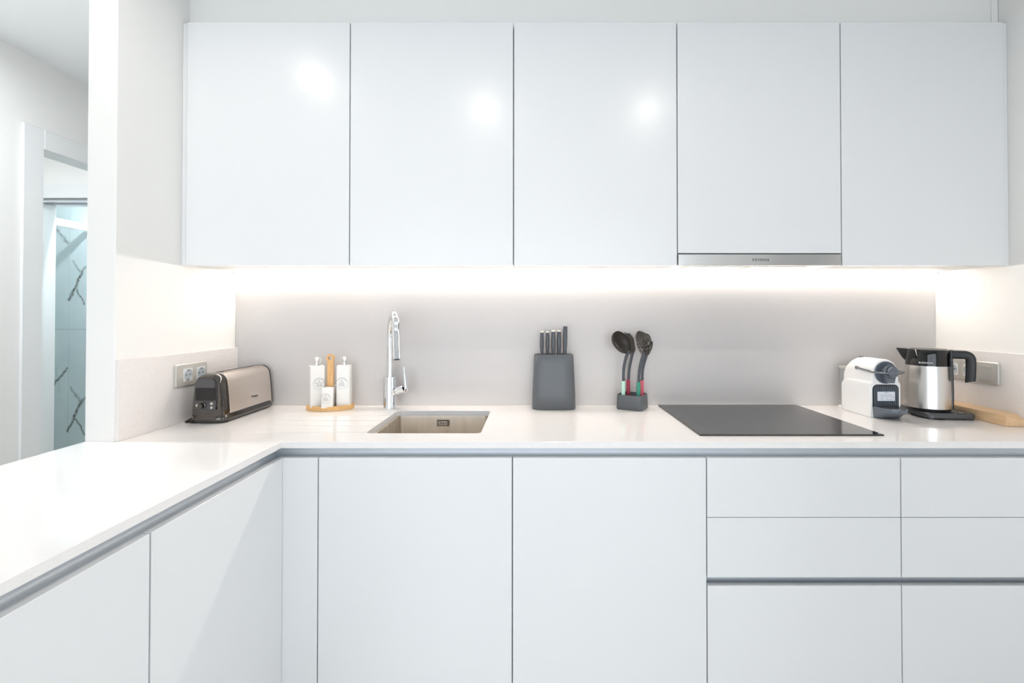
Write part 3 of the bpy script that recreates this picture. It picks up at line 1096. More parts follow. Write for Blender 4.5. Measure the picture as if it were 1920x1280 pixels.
plate_frame('double_socket', 'silver double wall socket above the toaster on the left upstand', XL + 0.012, 1, 1.719, 1.884, 1.030, 1.112,
            [(1.777, 'socket'), (1.846, 'socket')])
plate_frame('socket_and_switch', 'silver wall socket and rocker switch plate behind the kettle handle', XR - 0.012, -1, 1.792, 2.030, 1.029, 1.112,
            [(1.843, 'switch'), (1.914, 'socket'), (1.985, 'socket')])

# ------------------------------------------------------------------ oil and vinegar set
TRX, TRY, TRR = -0.842, 2.012, math.radians(7)
t = thing('condiment_tray', 'boat-shaped bamboo tray with upright handle near the splashback', 'tray', (TRX, TRY, WT), TRR)


def lens(L_, W_, n=14, tip=0.012):
    pts = []
    for s in (-1, 1):
        for k in range(n + 1):
            u = -1 + 2 * k / n
            x = u * L_ / 2 * -s * -1 if s == -1 else -u * L_ / 2
            wv = (W_ / 2 - tip) * (1 - abs(u) ** 2.2) + tip
            pts.append((x, s * wv))
    return pts


def scale_pts(p, fx, fy):
    return [(x * fx, y * fy) for x, y in p]


lp = lens(0.186, 0.112)
b = loft([ring(scale_pts(lp, 0.985, 0.975), 0.0003), ring(lp, 0.002), ring(lp, 0.018), ring(scale_pts(lp, 0.985, 0.975), 0.0195),
          ring(scale_pts(lp, 0.93, 0.89), 0.0195), ring(scale_pts(lp, 0.925, 0.88), 0.013)])
obj('tray_board', b, 'bamboo', t, world=False, smooth=35)
# handle: upright slat with a round eye
hz0, hz1, hw, ht = 0.0132, 0.212, 0.0132, 0.0075
ro, hs_ = 0.0158, 0.0118
a0 = math.asin(hs_ / ro)
outl = [(-hw, hz0), (hw, hz0), (hs_, 0.12)] + [(ro * math.sin(PI - a0 - (2 * PI - 2 * a0) * k / 28), hz1 + ro * math.cos(PI - a0 - (2 * PI - 2 * a0) * k / 28)) for k in range(29)] + [(-hs_, 0.12)]
eye = [(0.0080 * math.cos(2 * PI * k / 24), hz1 + 0.0080 * math.sin(2 * PI * k / 24)) for k in range(24)]
obj('tray_handle', xform(plate(-ht, ht, [outl, eye]), FRONT), 'bamboo_upright', t, world=False, smooth=35)


def wrap_on(bm2, halfw, rc, rot, z0):
    """lettering in the xy plane -> wrapped on a rounded square column of half width halfw, corner radius rc;
    s=0 at the middle of the front (-y) face"""
    flat = halfw - rc
    q = PI / 2 * rc
    for v in bm2.verts:
        s, h, d = v.co.x, v.co.y, v.co.z
        sg = 1 if s >= 0 else -1
        a = abs(s)
        if a <= flat:
            p, nrm = Vector((a, -halfw, 0)), Vector((0, -1, 0))
        elif a <= flat + q:
            th = (a - flat) / rc
            p = Vector((flat + rc * math.sin(th), -(flat + rc * math.cos(th)), 0))
            nrm = Vector((math.sin(th), -math.cos(th), 0))
        else:
            p, nrm = Vector((halfw, -(flat - (a - flat - q)), 0)), Vector((1, 0, 0))
        p = p + nrm * (d + 0.0003)
        v.co = Vector((p.x * sg, p.y, z0 + h))
    return bm2


def label_art(word, R, size):
    bm2 = bmesh.new()
    n = 48

    def add(b):
        me = bpy.data.meshes.new('t')
        b.to_mesh(me)
        b.free()
        bm2.from_mesh(me)
        bpy.data.meshes.remove(me)

    def annulus(r0, r1, a0=0, a1=2 * PI, m=n):
        bb = bmesh.new()
        for k in range(m):
            p, q2 = a0 + (a1 - a0) * k / m, a0 + (a1 - a0) * (k + 1) / m
            vs = [bb.verts.new((r * math.cos(a), r * math.sin(a), 0)) for r, a in ((r0, p), (r1, p), (r1, q2), (r0, q2))]
            bb.faces.new(vs)
        return bb
    add(annulus(R * 0.965, R))
    # ring of tiny lettering, too small to read: dashes
    k = 0
    a = math.radians(20)
    rnd = random.Random(5)
    while a < math.radians(160):
        w = rnd.uniform(0.05, 0.12)
        add(annulus(R * 0.80, R * 0.885, a, a + w, 2))
        a += w + 0.05
    for x0, x1, y in ((-0.52, 0.50, -0.20), (-0.55, 0.55, -0.36), (-0.42, 0.46, -0.53)):
        x = x0
        while x < x1:
            w = rnd.uniform(0.06, 0.16)
            bb = bmesh.new()
            vs = [bb.verts.new((R * xx, R * yy, 0)) for xx, yy in ((x, y), (min(x + w, x1), y), (min(x + w, x1), y + 0.07), (x, y + 0.07))]
            bb.faces.new(vs)
            add(bb)
            x += w + 0.045
    bb = bmesh.new()
    vs = [bb.verts.new((R * xx, R * yy, 0)) for xx, yy in ((-0.22, 0.42), (0.22, 0.42), (0.10, 0.48), (0.0, 0.60), (-0.10, 0.48))]
    bb.faces.new(vs)
    add(bb)
    tb = text_bm(word, size, 0.0, spacing=1.1)
    move(tb, (0, R * 0.10, 0))
    add(tb)
    bmesh.ops.subdivide_edges(bm2, edges=[e for e in bm2.edges if e.calc_length() > 0.004], cuts=2)
    return bm2


def square_bottle(name, label, loc, rot, half, H, rc, word, label_z, R, size, soff, group, pour=None):
    t = thing(name, label, 'bottle' if pour else 'shaker', loc, rot, group)
    pr_ = rrect(2 * half, 2 * half, rc, 5)
    prof = [(0.0, 0.95), (0.0015, 1.0), (H - 0.003, 1.0), (H - 0.0008, 0.985), (H, 0.95)]
    obj('bottle_body' if pour else 'shaker_body', loft([ring(scale_pts(pr_, s, s), z) for z, s in prof]), 'ceramic', t, world=False, smooth=40)
    art = label_art(word, R, size)
    move(art, (soff, 0, 0))
    obj('printed_label', wrap_on(art, half, rc, 0, label_z), 'ink', t, world=False)
    if pour:
        obj('collar', lathe([(0.0115, H), (0.0115, H + 0.002), (0.0075, H + 0.003), (0.0075, H + 0.0055), (0.0095, H + 0.006), (0.0095, H + 0.008), (0.006, H + 0.0085)], 24), 'chrome', t, world=False, smooth=35)
        obj('pourer', lathe([(0.0056, H + 0.008), (0.0056, H + 0.022)], 20), 'brushed_steel', t, world=False, smooth=35)
        obj('stopper', lathe([(0.0066, H + 0.021), (0.0066, H + 0.032), (0.005, H + 0.0345), (0.002, H + 0.0355)], 20), 'white_plastic', t, world=False, smooth=40)
        sx = pour
        loop = [(sx * (0.004 + 0.0125 * math.sin(a)), -0.001, H + 0.0205 + 0.0125 * math.cos(a)) for a in [PI * k / 14 for k in range(15)]]
        obj('stopper_strap', tube(loop, 0.0012, 8), 'white_plastic', t, world=False, smooth=50)
    else:
        obj('shaker_top', lathe([(0.013, H), (0.012, H + 0.0008), (0.0, H + 0.001)], 20, cap1=False), 'white_plastic', t, world=False)
    return t


def on_tray(x, y):
    c, s = math.cos(TRR), math.sin(TRR)
    return (TRX + x * c - y * s, TRY + x * s + y * c, WT + 0.0134)


square_bottle('condiment_bottle', 'tall white square vinegar bottle on the bamboo tray, nearer the toaster', on_tray(-0.054, -0.004), math.radians(34), 0.0275, 0.168, 0.006,
              'VINEGAR', 0.096, 0.0235, 0.0088, 0.005, 'condiment bottles on the tray', 1)
square_bottle('condiment_bottle', 'tall white square oil bottle on the bamboo tray, nearer the tap', on_tray(0.054, 0.004), math.radians(11), 0.0275, 0.168, 0.006,
              'OIL', 0.096, 0.0235, 0.0120, -0.005, 'condiment bottles on the tray', -1)
square_bottle('condiment_shaker', 'short white square shaker at the front of the bamboo tray', on_tray(0.000, -0.0335), math.radians(12), 0.0225, 0.082, 0.005,
              'SALT', 0.040, 0.0195, 0.0095, -0.005, 'condiment shakers on the tray')
square_bottle('condiment_shaker', 'short white square shaker behind the tray handle, mostly hidden', on_tray(0.006, 0.032), math.radians(-4), 0.0215, 0.082, 0.005,
              'PEPPER', 0.040, 0.019, 0.0070, 0.0, 'condiment shakers on the tray')

# ------------------------------------------------------------------ knife block
KX, KY = 0.0875, 2.033
t = thing('knife_block', 'dark grey tapered oval knife block in front of the splashback', 'knife block', (KX, KY, WT))
KH = 0.226
ks = []
for z, w, d in ((0.0004, 0.178, 0.096), (0.003, 0.182, 0.100), (0.06, 0.180, 0.098), (0.13, 0.174, 0.092), (0.19, 0.168, 0.086), (KH - 0.002, 0.164, 0.083), (KH, 0.161, 0.080)):
    ks.append(ring(superell(w, d, 3.6), z))
for z, w, d in ((KH, 0.157, 0.076), (KH - 0.008, 0.156, 0.075)):
    ks.append(ring(superell(w, d, 3.6), z))
obj('block_shell', loft(ks, True, False), 'gunmetal', t, world=False, smooth=50)
obj('insert', loft([ring(superell(0.1555, 0.0745, 3.6), z) for z in (KH - 0.02, KH - 0.007)]), 'cap_cream', t, world=False)
kn_lbl = ['black-handled knife with pale end cap, leftmost in the knife block', 'black-handled knife with pale end cap, second from left in the block',
          'black-handled knife with pale end cap, middle of the five', 'black-handled knife with pale end cap, fourth from left',
          'tallest black handle standing at the right end of the knife block']
for i, (u, vt, w, y) in enumerate(((1016.0, 620.5, 0.0165, -0.005), (1026.5, 621, 0.0155, 0.004), (1037.5, 619, 0.0185, -0.006), (1047.8, 619, 0.0180, 0.004), (1059.0, 611.5, 0.0180, 0.010))):
    Y = KY + y
    gx = px(u, vt, Y)[0]
    gz = px(u, vt, Y)[1]
    zt = gz - WT
    t = thing('kitchen_knife', kn_lbl[i], 'knife', (gx, Y, WT + KH - 0.006), 0, 'knives in the block')
    z1 = zt - (KH - 0.006)
    lean = [0.0, 0.0004, 0.0, 0.001, 0.002][i]
    secs_ = []
    prof = ((0.0, 0.70), (0.012, 0.72), (z1 * 0.35, 0.98), (z1 * 0.6, 1.0), (z1 * 0.85, 0.88), (z1 - 0.006, 0.84)) if i < 4 else \
           ((0.002, 0.74), (0.012, 0.76), (z1 * 0.35, 0.98), (z1 * 0.6, 1.0), (z1 * 0.85, 0.98), (z1 - 0.001, 0.94), (z1, 0.9))
    for z, s in prof:
        secs_.append([(x + lean * 8 * z, y2, z) for x, y2 in rrect(w * s, 0.027 * s, 0.005, 4)])
    obj('handle', loft(secs_), 'nylon_handle', t, world=False, smooth=50)
    if i < 4:
        obj('end_cap', loft([[(x + lean * 8 * z1, y2, z) for x, y2 in rrect(w * s, 0.027 * s, 0.005, 4)] for z, s in ((z1 - 0.0058, 0.84), (z1 - 0.001, 0.80), (z1, 0.7))]),
            'cap_cream', t, world=False, smooth=40)
    obj('blade', box(-0.0011, 0.0011, -0.012, 0.012, -0.013, 0.0, 0.0004), 'brushed_steel', t, world=False)

# ------------------------------------------------------------------ utensil holder and utensils
HX, HY, HR = 0.417, 2.028, math.radians(-28)
t = thing('utensil_holder', 'low dark grey square utensil holder between knife block and hob', 'holder', (HX, HY, WT), HR)
hs = []
for z, w, d in ((0.0004, 0.108, 0.104), (0.003, 0.112, 0.108), (0.058, 0.108, 0.104), (0.0605, 0.106, 0.102), (0.0605, 0.101, 0.097), (0.006, 0.099, 0.095)):
    hs.append(ring(rrect(w, d, 0.018, 6), z))
obj('holder_shell', loft(hs), 'gunmetal', t, world=False, smooth=50)


def utensil(name, label, grip, grip_m, shaft_px, Y, head):
    """grip: ((u,v) bottom, (u,v) top) in reference pixels; everything stands in depth plane Y"""
    (u0, v0), (u1, v1) = grip
    p0, p1 = px(u0, v0, Y), px(u1, v1, Y)
    base = Vector((p0[0], Y, WT + 0.0065))
    t = thing(name, label, 'utensil', base, 0, 'utensils in the holder')
    a = Vector((0, 0, 0))
    c = Vector((p1[0], Y, p1[1])) - base
    m_ = a.lerp(c, 0.5)
    gb = loft([[(p.x + x, p.y + y, p.z) for x, y in rrect(w, w * 0.9, 0.0048, 4)] for p, w in ((a, 0.0145), (m_, 0.0155), (c - Vector((0, 0, 0.002)), 0.0150), (c, 0.0125))])
    obj('grip', gb, grip_m, t, world=False, smooth=50)
    pts = []
    for k, (u, v, dy) in enumerate(shaft_px):
        q = px(u, v, Y + dy)
        pts.append(Vector((q[0], Y + dy, q[1])) - base)
    pts[0] = c - Vector((0, 0, 0.004))
    cm = catmull(pts, 6)
    n = len(cm)
    obj('shaft', tube(cm, [0.0056 + 0.0012 * (i / n) for i in range(n)], 12, ry=[0.0045] * n), 'nylon_handle', t, world=False, smooth=50)
    obj('hook_nub', tube([c + Vector((0.004, 0, 0.006)), c + Vector((0.0085, 0, 0.009))], 0.0016, 8), 'nylon', t, world=False)
    head(t, base, pts)
    return t


def dish(t, base, Y, tip, heel, left, right, depth, holes=False, dyt=0.0, dyh=0.0, tilt=0.016):
    """spoon-like bowl: rim outline through tip/right/heel/left (pixels), sunk to the back (+y)"""
    P = []
    for (u, v), dy in ((tip, dyt), (right, (dyt + dyh) / 2 + tilt), (heel, dyh), (left, (dyt + dyh) / 2 - tilt)):
        q = px(u, v, Y + dy)
        P.append(Vector((q[0], Y + dy, q[1])) - base)
    cen = (P[0] + P[1] + P[2] + P[3]) / 4
    n = 20 if holes else 28
    rim = []
    for k in range(n):
        a = 2 * PI * k / n
        ca, sa = math.cos(a), math.sin(a)
        va = (P[0] - cen) if ca >= 0 else (cen - P[2]) * 1.0
        vb = (P[1] - cen) if sa >= 0 else (cen - P[3])
        rim.append(cen + va * ca + vb * sa)
    nrm = (P[0] - P[2]).cross(P[1] - P[3]).normalized()
    if nrm.y < 0:
        nrm = -nrm
    bm = bmesh.new()
    rows = []
    m = 6 if holes else 7
    for j in range(m):
        f = math.cos(PI / 2 * j / m)
        s = math.sin(PI / 2 * j / m)
        rows.append([cen + (p - cen) * f + nrm * depth * s for p in rim])
    vs = [[bm.verts.new(p) for p in r] for r in rows]
    faces = {}
    for j in range(m - 1):
        for k in range(n):
            faces[(j, k)] = bm.faces.new((vs[j][k], vs[j][(k + 1) % n], vs[j + 1][(k + 1) % n], vs[j + 1][k]))
    top = bm.verts.new(cen + nrm * depth)
    for k in range(n):
        bm.faces.new((vs[-1][k], vs[-1][(k + 1) % n], top))
    if holes:
        dele = [faces[(j, k)] for (j, k) in faces if (j in (1, 2, 3, 4) and (k + j) % 2 == 0 and 4 <= k <= 14) or (j == 0 and k in (0, 1, 2, 3, 4))]
        # shrink each pierced face into an inner quad so that a frame of material stays
        inset = bmesh.ops.inset_individual(bm, faces=dele, thickness=0.0008, depth=0)
        bmesh.ops.delete(bm, geom=dele, context='FACES')
    ext = bmesh.ops.solidify(bm, geom=bm.faces[:], thickness=-0.0016)
    return bm


def ladle_head(t, base, pts):
    bm = dish(t, base, 2.008, (1152.5, 622.5), (1180, 661), (1157, 649), (1177, 632), 0.034, dyt=-0.010, dyh=0.004, tilt=0.030)
    obj('ladle_bowl', bm, 'nylon', t, world=False, smooth=60)


def spatula_head(t, base, pts):
    Yh = 2.058
    out = [(1173, 624), (1181, 625), (1188, 634), (1191.5, 655), (1187, 667), (1182, 667), (1180, 655), (1176, 640)]
    bm = bmesh.new()
    f, g = [], []
    for i, (u, v) in enumerate(out):
        dy = 0.012 * ((u - 1173) / 18)
        q = px(u, v, Yh + dy)
        p = Vector((q[0], Yh + dy, q[1])) - base
        f.append(p)
        g.append(p + Vector((0.0008, 0.0022, 0)))
    obj('blade', loft([f, g]), 'nylon', t, world=False, smooth=30)
    q = px(1170, 623, Yh)
    p = Vector((q[0], Yh, q[1])) - base
    obj('blade_tine', loft([[p, p + Vector((0.006, 0, 0.0)), p + Vector((0.009, 0, -0.02)), p + Vector((0.005, 0, -0.02))],
                            [p + Vector((0, 0.002, 0)), p + Vector((0.006, 0.002, 0.0)), p + Vector((0.009, 0.002, -0.02)), p + Vector((0.005, 0.002, -0.02))]]), 'nylon', t, world=False)


def skimmer_head(t, base, pts):
    bm = dish(t, base, 2.000, (1200, 620.5), (1209, 666), (1196, 640), (1224, 640), 0.022, holes=True, dyt=-0.006, dyh=0.004, tilt=0.020)
    obj('skimmer_bowl', bm, 'nylon', t, world=False, smooth=60)


def spoon_head(t, base, pts):
    bm = dish(t, base, 2.050, (1212, 625), (1213, 667), (1203, 640), (1222, 643), 0.010, dyt=0.0, dyh=0.004)
    obj('spoon_bowl', bm, 'nylon', t, world=False, smooth=60)


utensil('soup_ladle', 'dark soup ladle with mint green grip in the utensil holder', ((1168.3, 752), (1168.7, 714)), 'mint',
        [(1168.7, 713, 0), (1169.6, 690, 0), (1174.5, 668, 0), (1180, 657, 0.004)], 2.008, ladle_head)
utensil('spatula', 'dark slotted turner with raspberry red grip in the utensil holder', ((1177.9, 752), (1178, 711)), 'raspberry',
        [(1178.4, 710, 0), (1180, 690, 0), (1184.6, 667, 0), (1186, 660, 0.002)], 2.058, spatula_head)
utensil('skimmer', 'dark perforated skimmer with teal green grip in the utensil holder', ((1196.6, 754), (1197.2, 716)), 'teal',
        [(1197.6, 715, 0), (1199.2, 692, 0), (1205.3, 667, 0), (1207.5, 660, 0.004)], 2.000, skimmer_head)
utensil('serving_spoon', 'dark spoon with coral pink grip hidden behind the skimmer', ((1204.2, 752), (1203.6, 713)), 'coral',
        [(1203.8, 712, 0), (1205.5, 690, 0), (1211.5, 667, 0), (1213, 660, 0.002)], 2.040, spoon_head)

# ------------------------------------------------------------------ coffee machine
CXm, CY0, CY1 = 1.3435, 1.842, 2.012
t = thing('coffee_machine', 'small white capsule coffee machine with metal lever to the left of the kettle', 'coffee machine', (CXm, CY0, WT))
DP = CY1 - CY0


def cprof(zs=1.0, inset=0.0):
    pts = [(0.0585 - inset, 0.001), (0.0600 - inset, 0.004), (0.0605 - inset, 0.118)]
    for k in range(7):
        a = PI / 2 * k / 6
        pts.append((0.0525 + 0.008 * math.cos(a) - inset, 0.124 + 0.012 * math.sin(a)))
    r = 0.0505 - inset
    zc = 0.171
    for k in range(0, 17):
        a = PI * k / 32
        pts.append((r * math.cos(a), zc + r * math.sin(a)))
    L_ = [(-x, z) for x, z in pts[::-1][1:]]
    return [(x, z * zs) for x, z in pts + L_]


def csec(y, zs=1.0, inset=0.0):
    return [(x, y, z) for x, z in cprof(zs, inset)]


b = loft([csec(0.0, 0.985, 0.004), csec(0.003, 0.995, 0.0012), csec(0.008), csec(DP - 0.055, 1.0), csec(DP - 0.038, 0.99), csec(DP - 0.020, 0.955),
          csec(DP - 0.008, 0.905), csec(DP, 0.84, 0.002)])
obj('housing', b, 'white_plastic', t, world=False, smooth=40)
# round dark head with capsule head and outlet
R90n = Matrix.Rotation(PI / 2, 4, 'X')
obj('head_ring', move(xform(lathe([(0.0425, -0.002), (0.0425, 0.003), (0.040, 0.0045), (0.036, 0.0028), (0.0, 0.0028)], 40, cap1=False), R90n), (0, 0, 0.1715)), 'coffee_dark', t, world=False, smooth=35)
obj('brew_head', move(xform(lathe([(0.025, 0.0), (0.025, 0.022), (0.0235, 0.024), (0.020, 0.024), (0.0195, 0.036), (0.018, 0.0375), (0.0, 0.0375)], 36, cap1=False), R90n), (0.004, -0.002, 0.176)), 'coffee_dark', t, world=False, smooth=35)
obj('head_trim', move(xform(lathe([(0.0258, 0.019), (0.0258, 0.0235), (0.0245, 0.0245)], 36, cap0=False, cap1=False), R90n), (0.004, -0.002, 0.176)), 'coffee_metal', t, world=False, smooth=35)
b = loft([[(-0.022, -0.003, 0.17), (0.026, -0.003, 0.17), (0.026, -0.022, 0.17), (-0.022, -0.022, 0.17)],
          [(-0.010, -0.003, 0.134), (0.016, -0.003, 0.134), (0.016, -0.026, 0.134), (-0.010, -0.026, 0.134)]])
obj('outlet', b, 'coffee_dark', t, world=False)
# lever: U-shaped bar hinged on both sides
lv = catmull([(-0.0535, 0.085, 0.182), (-0.0565, 0.045, 0.179), (-0.0555, 0.005, 0.176), (-0.050, -0.018, 0.174), (-0.030, -0.033, 0.1725), (0.004, -0.037, 0.1725),
              (0.036, -0.033, 0.1725), (0.053, -0.018, 0.174), (0.056, 0.005, 0.176), (0.0535, 0.03, 0.178)], 5)
obj('lever', tube(lv, 0.0036, 10, ry=0.0056), 'coffee_metal', t, world=False, smooth=50)
obj('lever_pivot', move(xform(lathe([(0.0075, 0.0), (0.0075, 0.006), (0.006, 0.0075)], 20), Matrix.Rotation(-PI / 2, 4, 'Y')), (-0.0485, 0.085, 0.182)), 'coffee_metal', t, world=False, smooth=35)
obj('top_button', move(lathe([(0.017, 0.0), (0.017, 0.003), (0.014, 0.0045)], 24), (0, 0.12, 0.2195)), 'coffee_metal', t, world=False, smooth=35)
# ribbed front panel
fp = [(x, z) for x, z in rrect(0.1, 0.10, 0.018, 6, 0, 0.076)]
pn = obj('front_panel', loft([[(x, 0.002, z) for x, z in fp], [(x, -0.0006, z) for x, z in fp]]), 'panel_dark', t, world=False)
for k in range(13):
    xx = -0.042 + 0.007 * k
    zt_ = 0.119 if 0 < k < 12 else 0.113
    obj('rib', box(xx - 0.0019, xx + 0.0019, -0.003, -0.0004, 0.036, zt_, 0.0006), 'coffee_dark', pn, world=False)
st = obj('sticker', box(-0.033, 0.033, -0.0042, -0.0032, 0.064, 0.099, 0.0003), 'sticker', t, world=False, label='white instruction sticker')
mk = bmesh.new()
rnd = random.Random(3)
for z, x0, x1, h in ((0.0945, -0.008, 0.009, 0.0016), (0.086, -0.027, 0.024, 0.0013), (0.080, -0.022, 0.026, 0.0008), (0.074, -0.018, -0.015, 0.0022),
                     (0.074, 0.0, 0.003, 0.0016), (0.077, 0.025, 0.029, 0.003), (0.069, -0.026, -0.008, 0.0008), (0.069, 0.0, 0.026, 0.0010)):
    box(x0, x1, -0.0044, -0.0041, z, z + h, bm=mk)
obj('sticker_print', mk, 'ink', st, world=False)
# drip tray
dt_out = []
for k in range(17):
    a = PI * k / 16
    dt_out.append((-0.0505 * math.cos(a), -0.018 - 0.062 * math.sin(a)))
pl_top = [(-0.0505, 0.0)] + dt_out + [(0.0505, 0.0)]


def dsec(s_y, s_x, z):
    return [(x * s_x, y * s_y, z) for x, y in pl_top]


b = loft([dsec(0.20, 0.93, 0.0006), dsec(0.40, 0.95, 0.008), dsec(0.68, 0.97, 0.018), dsec(0.90, 0.99, 0.027), dsec(0.99, 1.0, 0.033), dsec(1.0, 1.0, 0.041), dsec(0.985, 0.985, 0.043)])
obj('drip_tray', move(b, (0, -0.0035, 0)), 'coffee_dark', t, world=False, smooth=45)
gr = obj('drip_grid', move(loft([dsec(0.92, 0.9, 0.0431), dsec(0.92, 0.9, 0.0445)]), (0, -0.004, 0)), 'coffee_metal', t, world=False)
for k in range(4):
    obj('grid_slot', box(-0.032, 0.032, -0.018 - 0.013 * k, -0.014 - 0.013 * k, 0.0446, 0.0450), 'black_plastic', gr, world=False)
# water tank
tk = [ring(rrect(0.084, 0.048, 0.014, 5, 0.0, DP + 0.0265), z) for z in (0.012, 0.166)]
obj('water_tank', loft(tk), 'clear_plastic', t, world=False, smooth=40)
obj('tank_lid', loft([ring(rrect(0.088, 0.050, 0.015, 5, 0.0, DP + 0.0268), z) for z in (0.1665, 0.175)]), 'silver_plastic', t, world=False, smooth=40)
obj('tank_base', loft([ring(rrect(0.088, 0.050, 0.015, 5, 0.0, DP + 0.0268), z) for z in (0.0006, 0.0115)]), 'white_plastic', t, world=False, smooth=40)

# ------------------------------------------------------------------ kettle
KX2, KY2, KR = 1.541, 1.885, math.radians(-42)
t = thing('kettle_base', 'flat dark grey power base under the steel kettle', 'kettle base', (1.5685, 1.886, WT), math.radians(-6))
bs = []
for z, w, d in ((0.0045, 0.164, 0.182), (0.007, 0.170, 0.188), (0.020, 0.169, 0.187), (0.0235, 0.164, 0.182), (0.024, 0.154, 0.172)):
    bs.append(ring(rrect(w, d, 0.022, 6), z))
obj('base_plate', loft(bs), 'gunmetal_dark', t, world=False, smooth=45)
for sx in (-0.060, 0.060):
    for sy in (-0.072, 0.072):
        obj('foot', loft([ring(rrect(0.036, 0.034, 0.008, 3, sx, sy), z) for z in (0.0004, 0.0048)]), 'gunmetal_dark', t, world=False)
obj('base_switch', box(0.026, 0.052, -0.088, -0.070, 0.0242, 0.0258, 0.0006), 'black_gloss', t, world=False)
cord = catmull([(-0.068, 0.02, 0.0065), (-0.090, -0.01, 0.0042), (-0.086, -0.055, 0.0038), (-0.068, -0.085, 0.0038), (-0.03, -0.09, 0.0038), (0.0, -0.06, 0.0038)], 7)
obj('power_cord', tube(cord, 0.0030, 8), 'rubber', t, world=False, smooth=50)

t = thing('electric_kettle', 'brushed steel electric kettle with black collar, spout and handle', 'kettle', (KX2, KY2, WT + 0.0242), KR)


def oval(r, z, sx=1.0, n=48):
    return [(r * sx * math.cos(2 * PI * k / n), r * math.sin(2 * PI * k / n), z) for k in range(n)]


ZB = 0.172     # top of steel jacket above kettle bottom
b = loft([oval(0.0705, 0.0085), oval(0.0735, 0.011), oval(0.0738, 0.06), oval(0.0728, 0.12), oval(0.0715, ZB)])
obj('steel_jacket', b, 'brushed_steel', t, world=False, smooth=40, label='brushed steel jacket')
b = loft([oval(0.066, 0.0006), oval(0.0685, 0.003), oval(0.069, 0.0085)])
obj('foot_ring', b, 'black_plastic', t, world=False, smooth=40)
b = loft([oval(0.0714, ZB + 0.0003), oval(0.0704, ZB + 0.03), oval(0.0692, ZB + 0.058), oval(0.0675, ZB + 0.0615), oval(0.05, ZB + 0.063)])
cl_ = obj('collar', b, 'black_gloss', t, world=False, smooth=40)
# spout: wedge out to the left (-x)
z0, z1 = ZB + 0.006, ZB + 0.0615
b = bmesh.new()
S0 = [(-0.060, -0.030, z1), (-0.060, 0.030, z1), (-0.060, 0.020, z0), (-0.060, -0.020, z0)]
S1 = [(-0.080, -0.020, z1 + 0.0005), (-0.080, 0.020, z1 + 0.0005), (-0.078, 0.010, z0 + 0.018), (-0.078, -0.010, z0 + 0.018)]
S2 = [(-0.0985, -0.005, z1 + 0.0015), (-0.0985, 0.005, z1 + 0.0015), (-0.0972, 0.0025, z1 - 0.004), (-0.0972, -0.0025, z1 - 0.004)]
obj('spout', loft([S0, S1, S2]), 'black_plastic', t, world=False, smooth=60)
obj('lid', loft([oval(0.058, ZB + 0.0615), oval(0.058, ZB + 0.0628), oval(0.05, ZB + 0.0634)]), 'black_plastic', t, world=False, smooth=40)
# handle strap down the back (+x) and the loop handle
b = loft([[(x, y, z) for x, y in rrect(0.010, 0.034, 0.004, 3, cx=xx)] for z, xx in ((0.010, 0.0715), (0.09, 0.0715), (ZB, 0.0700), (ZB + 0.0615, 0.068))])
obj('spine', b, 'black_gloss', t, world=False, smooth=40)
hp = [(0.062, 0, ZB + 0.0445), (0.095, 0, ZB + 0.0445), (0.112, 0, ZB + 0.0435), (0.1215, 0, ZB + 0.036), (0.1245, 0, ZB + 0.020), (0.1240, 0, ZB - 0.02), (0.1220, 0, ZB - 0.055)]
hp = catmull(hp, 6)
n_ = len(hp)
secs_ = []
for i, p in enumerate(hp):
    tn = (hp[min(i + 1, n_ - 1)] - hp[max(i - 1, 0)]).normalized()
    nn = Vector((-tn.z, 0, tn.x))
    wd = 0.034 - 0.004 * i / n_
    tk_ = 0.032 - 0.002 * i / n_
    secs_.append([p + nn * a + Vector((0, bq, 0)) for a, bq in rrect(tk_, wd, 0.009, 4)])
# slanted free end
last = secs_[-1]
secs_[-1] = [v + Vector((0, 0, (v.x - 0.1205) * 0.35)) for v in last]
obj('handle', loft(secs_), 'black_plastic', t, world=False, smooth=50, label='black loop handle open at the bottom')
b = text_bm('BOSCH', 0.0088, 0.0002, spacing=1.05)
xform(b, Matrix.Scale(1.1, 4, (1, 0, 0)))


def on_cyl(bm2, ang, r, z):
    for v in bm2.verts:
        a = ang + v.co.x / r
        rr = r + v.co.z + 0.0003
        v.co = Vector((rr * math.cos(a), rr * math.sin(a), z + v.co.y))
    return bm2


AV = math.atan2(-KY2, -KX2) - KR          # direction to the camera in kettle space
em = bmesh.new()
for k in range(24):
    a0, a1 = 2 * PI * k / 24, 2 * PI * (k + 1) / 24
    for r0, r1 in ((0.0029, 0.0036), (0.0, 0.0019)):
        vs = [em.verts.new((r * math.cos(a), r * math.sin(a), 0)) for r, a in ((r0, a0), (r1, a0), (r1, a1), (r0, a1))]
        try:
            em.faces.new(vs if r0 else vs[1:])
        except ValueError:
            pass
bmesh.ops.subdivide_edges(b, edges=[e for e in b.edges if e.calc_length() > 0.003], cuts=1)
obj('lettering', on_cyl(move(b, (0.0065, 0, 0)), AV - 0.12, 0.0712, ZB + 0.0125), 'white_print', t, world=False)
obj('emblem', on_cyl(move(em, (-0.0160, 0, 0)), AV - 0.12, 0.0712, ZB + 0.0125), 'white_print', t, world=False)

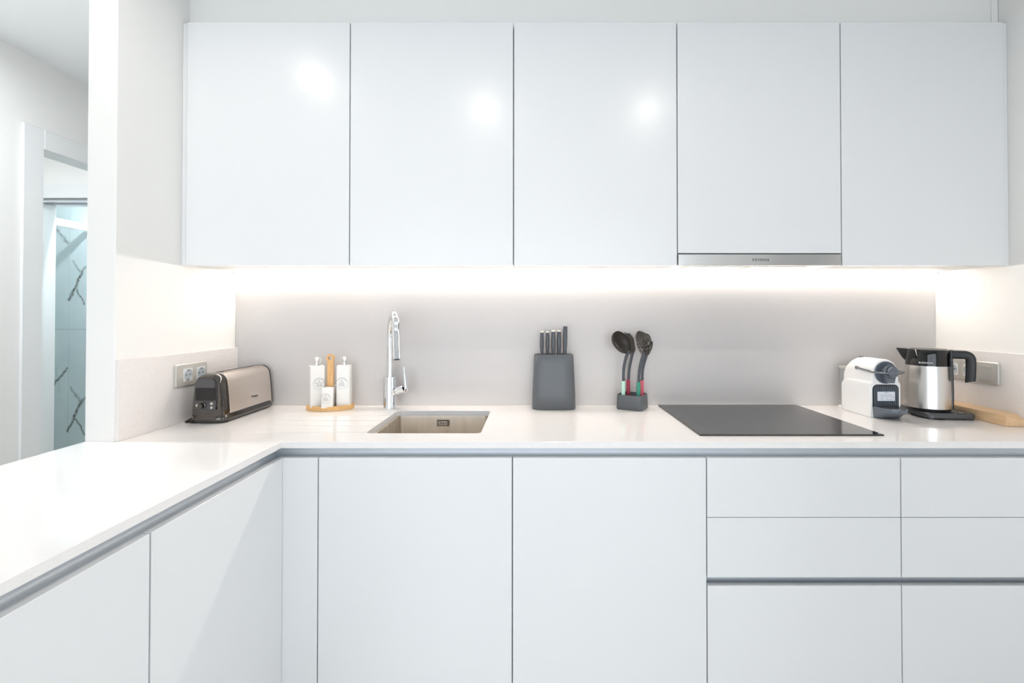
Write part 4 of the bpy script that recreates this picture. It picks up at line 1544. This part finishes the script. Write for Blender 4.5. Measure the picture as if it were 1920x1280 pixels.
# ------------------------------------------------------------------ wooden board by the right wall
t = thing('chopping_board', 'thick pale wooden board lying along the right upstand beside the kettle', 'board', (1.69, 1.85, WT))
BX0, BX1, BY0, BY1, BT = 1.656, XR - 0.0132, 1.690, 2.03, 0.038
b = bmesh.new()
z = WT + 0.0004
zt_ = WT + BT
vv = [(BX0, BY0, z), (BX1, BY0, z), (BX1, BY1, z), (BX0, BY1, z),
      (BX0, BY0, zt_ - 0.004), (BX1, BY0, zt_ - 0.028), (BX1, BY0 + 0.045, zt_), (BX0, BY0 + 0.006, zt_), (BX1, BY1, zt_), (BX0, BY1, zt_)]
vs = [b.verts.new(p) for p in vv]
for f in ((0, 3, 2, 1), (0, 1, 5, 4), (4, 5, 6), (4, 6, 7), (7, 6, 8, 9), (0, 4, 7, 9, 3), (1, 2, 8, 6, 5), (2, 3, 9, 8)):
    b.faces.new([vs[i] for i in f])
bmesh.ops.bevel(b, geom=b.edges[:], offset=0.0012, segments=1, affect='EDGES')
obj('board', b, 'beech', t)

# ------------------------------------------------------------------ ceiling downlights; those of vestibule, corridor and shower are added fill
dl = [(-0.271, 0.767, 'round recessed ceiling spotlight, middle of the row before the cabinets'), (0.658, 0.767, 'round recessed ceiling spotlight nearest the right wall'),
      (-1.09, 1.12, 'round recessed ceiling spotlight over the peninsula'), (0.2, -1.2, 'round recessed ceiling spotlight behind the camera'), (-2.9, 2.2, 'added fill light in the ceiling of the bathroom vestibule'),
      (-1.85, 1.50, 'added fill light in the corridor ceiling beside the stub wall'),
      (-2.75, 3.22, 'added fill light in the ceiling above the marble shower')]
for (x, y, lb) in dl:
    t = thing('downlight', lb, 'lamp', (x, y, CEIL), 0, 'recessed ceiling spotlights')
    obj('trim_ring', lathe([(0.026, -0.0004), (0.045, -0.0004), (0.045, -0.003), (0.036, -0.006), (0.025, -0.004)], 32, cap0=False, cap1=False), 'white_plastic', t, world=False, smooth=40)
    obj('lens', lathe([(0.025, -0.0006), (0.025, -0.0022), (0.0, -0.0022)], 32, cap1=False), 'fill_shower' if y > 3 else 'fill_vestibule' if x < -2.5 else 'fill_corridor' if x < -1.5 else 'lamp_bright' if x > -0.5 and y > 0 else 'lamp', t, world=False)
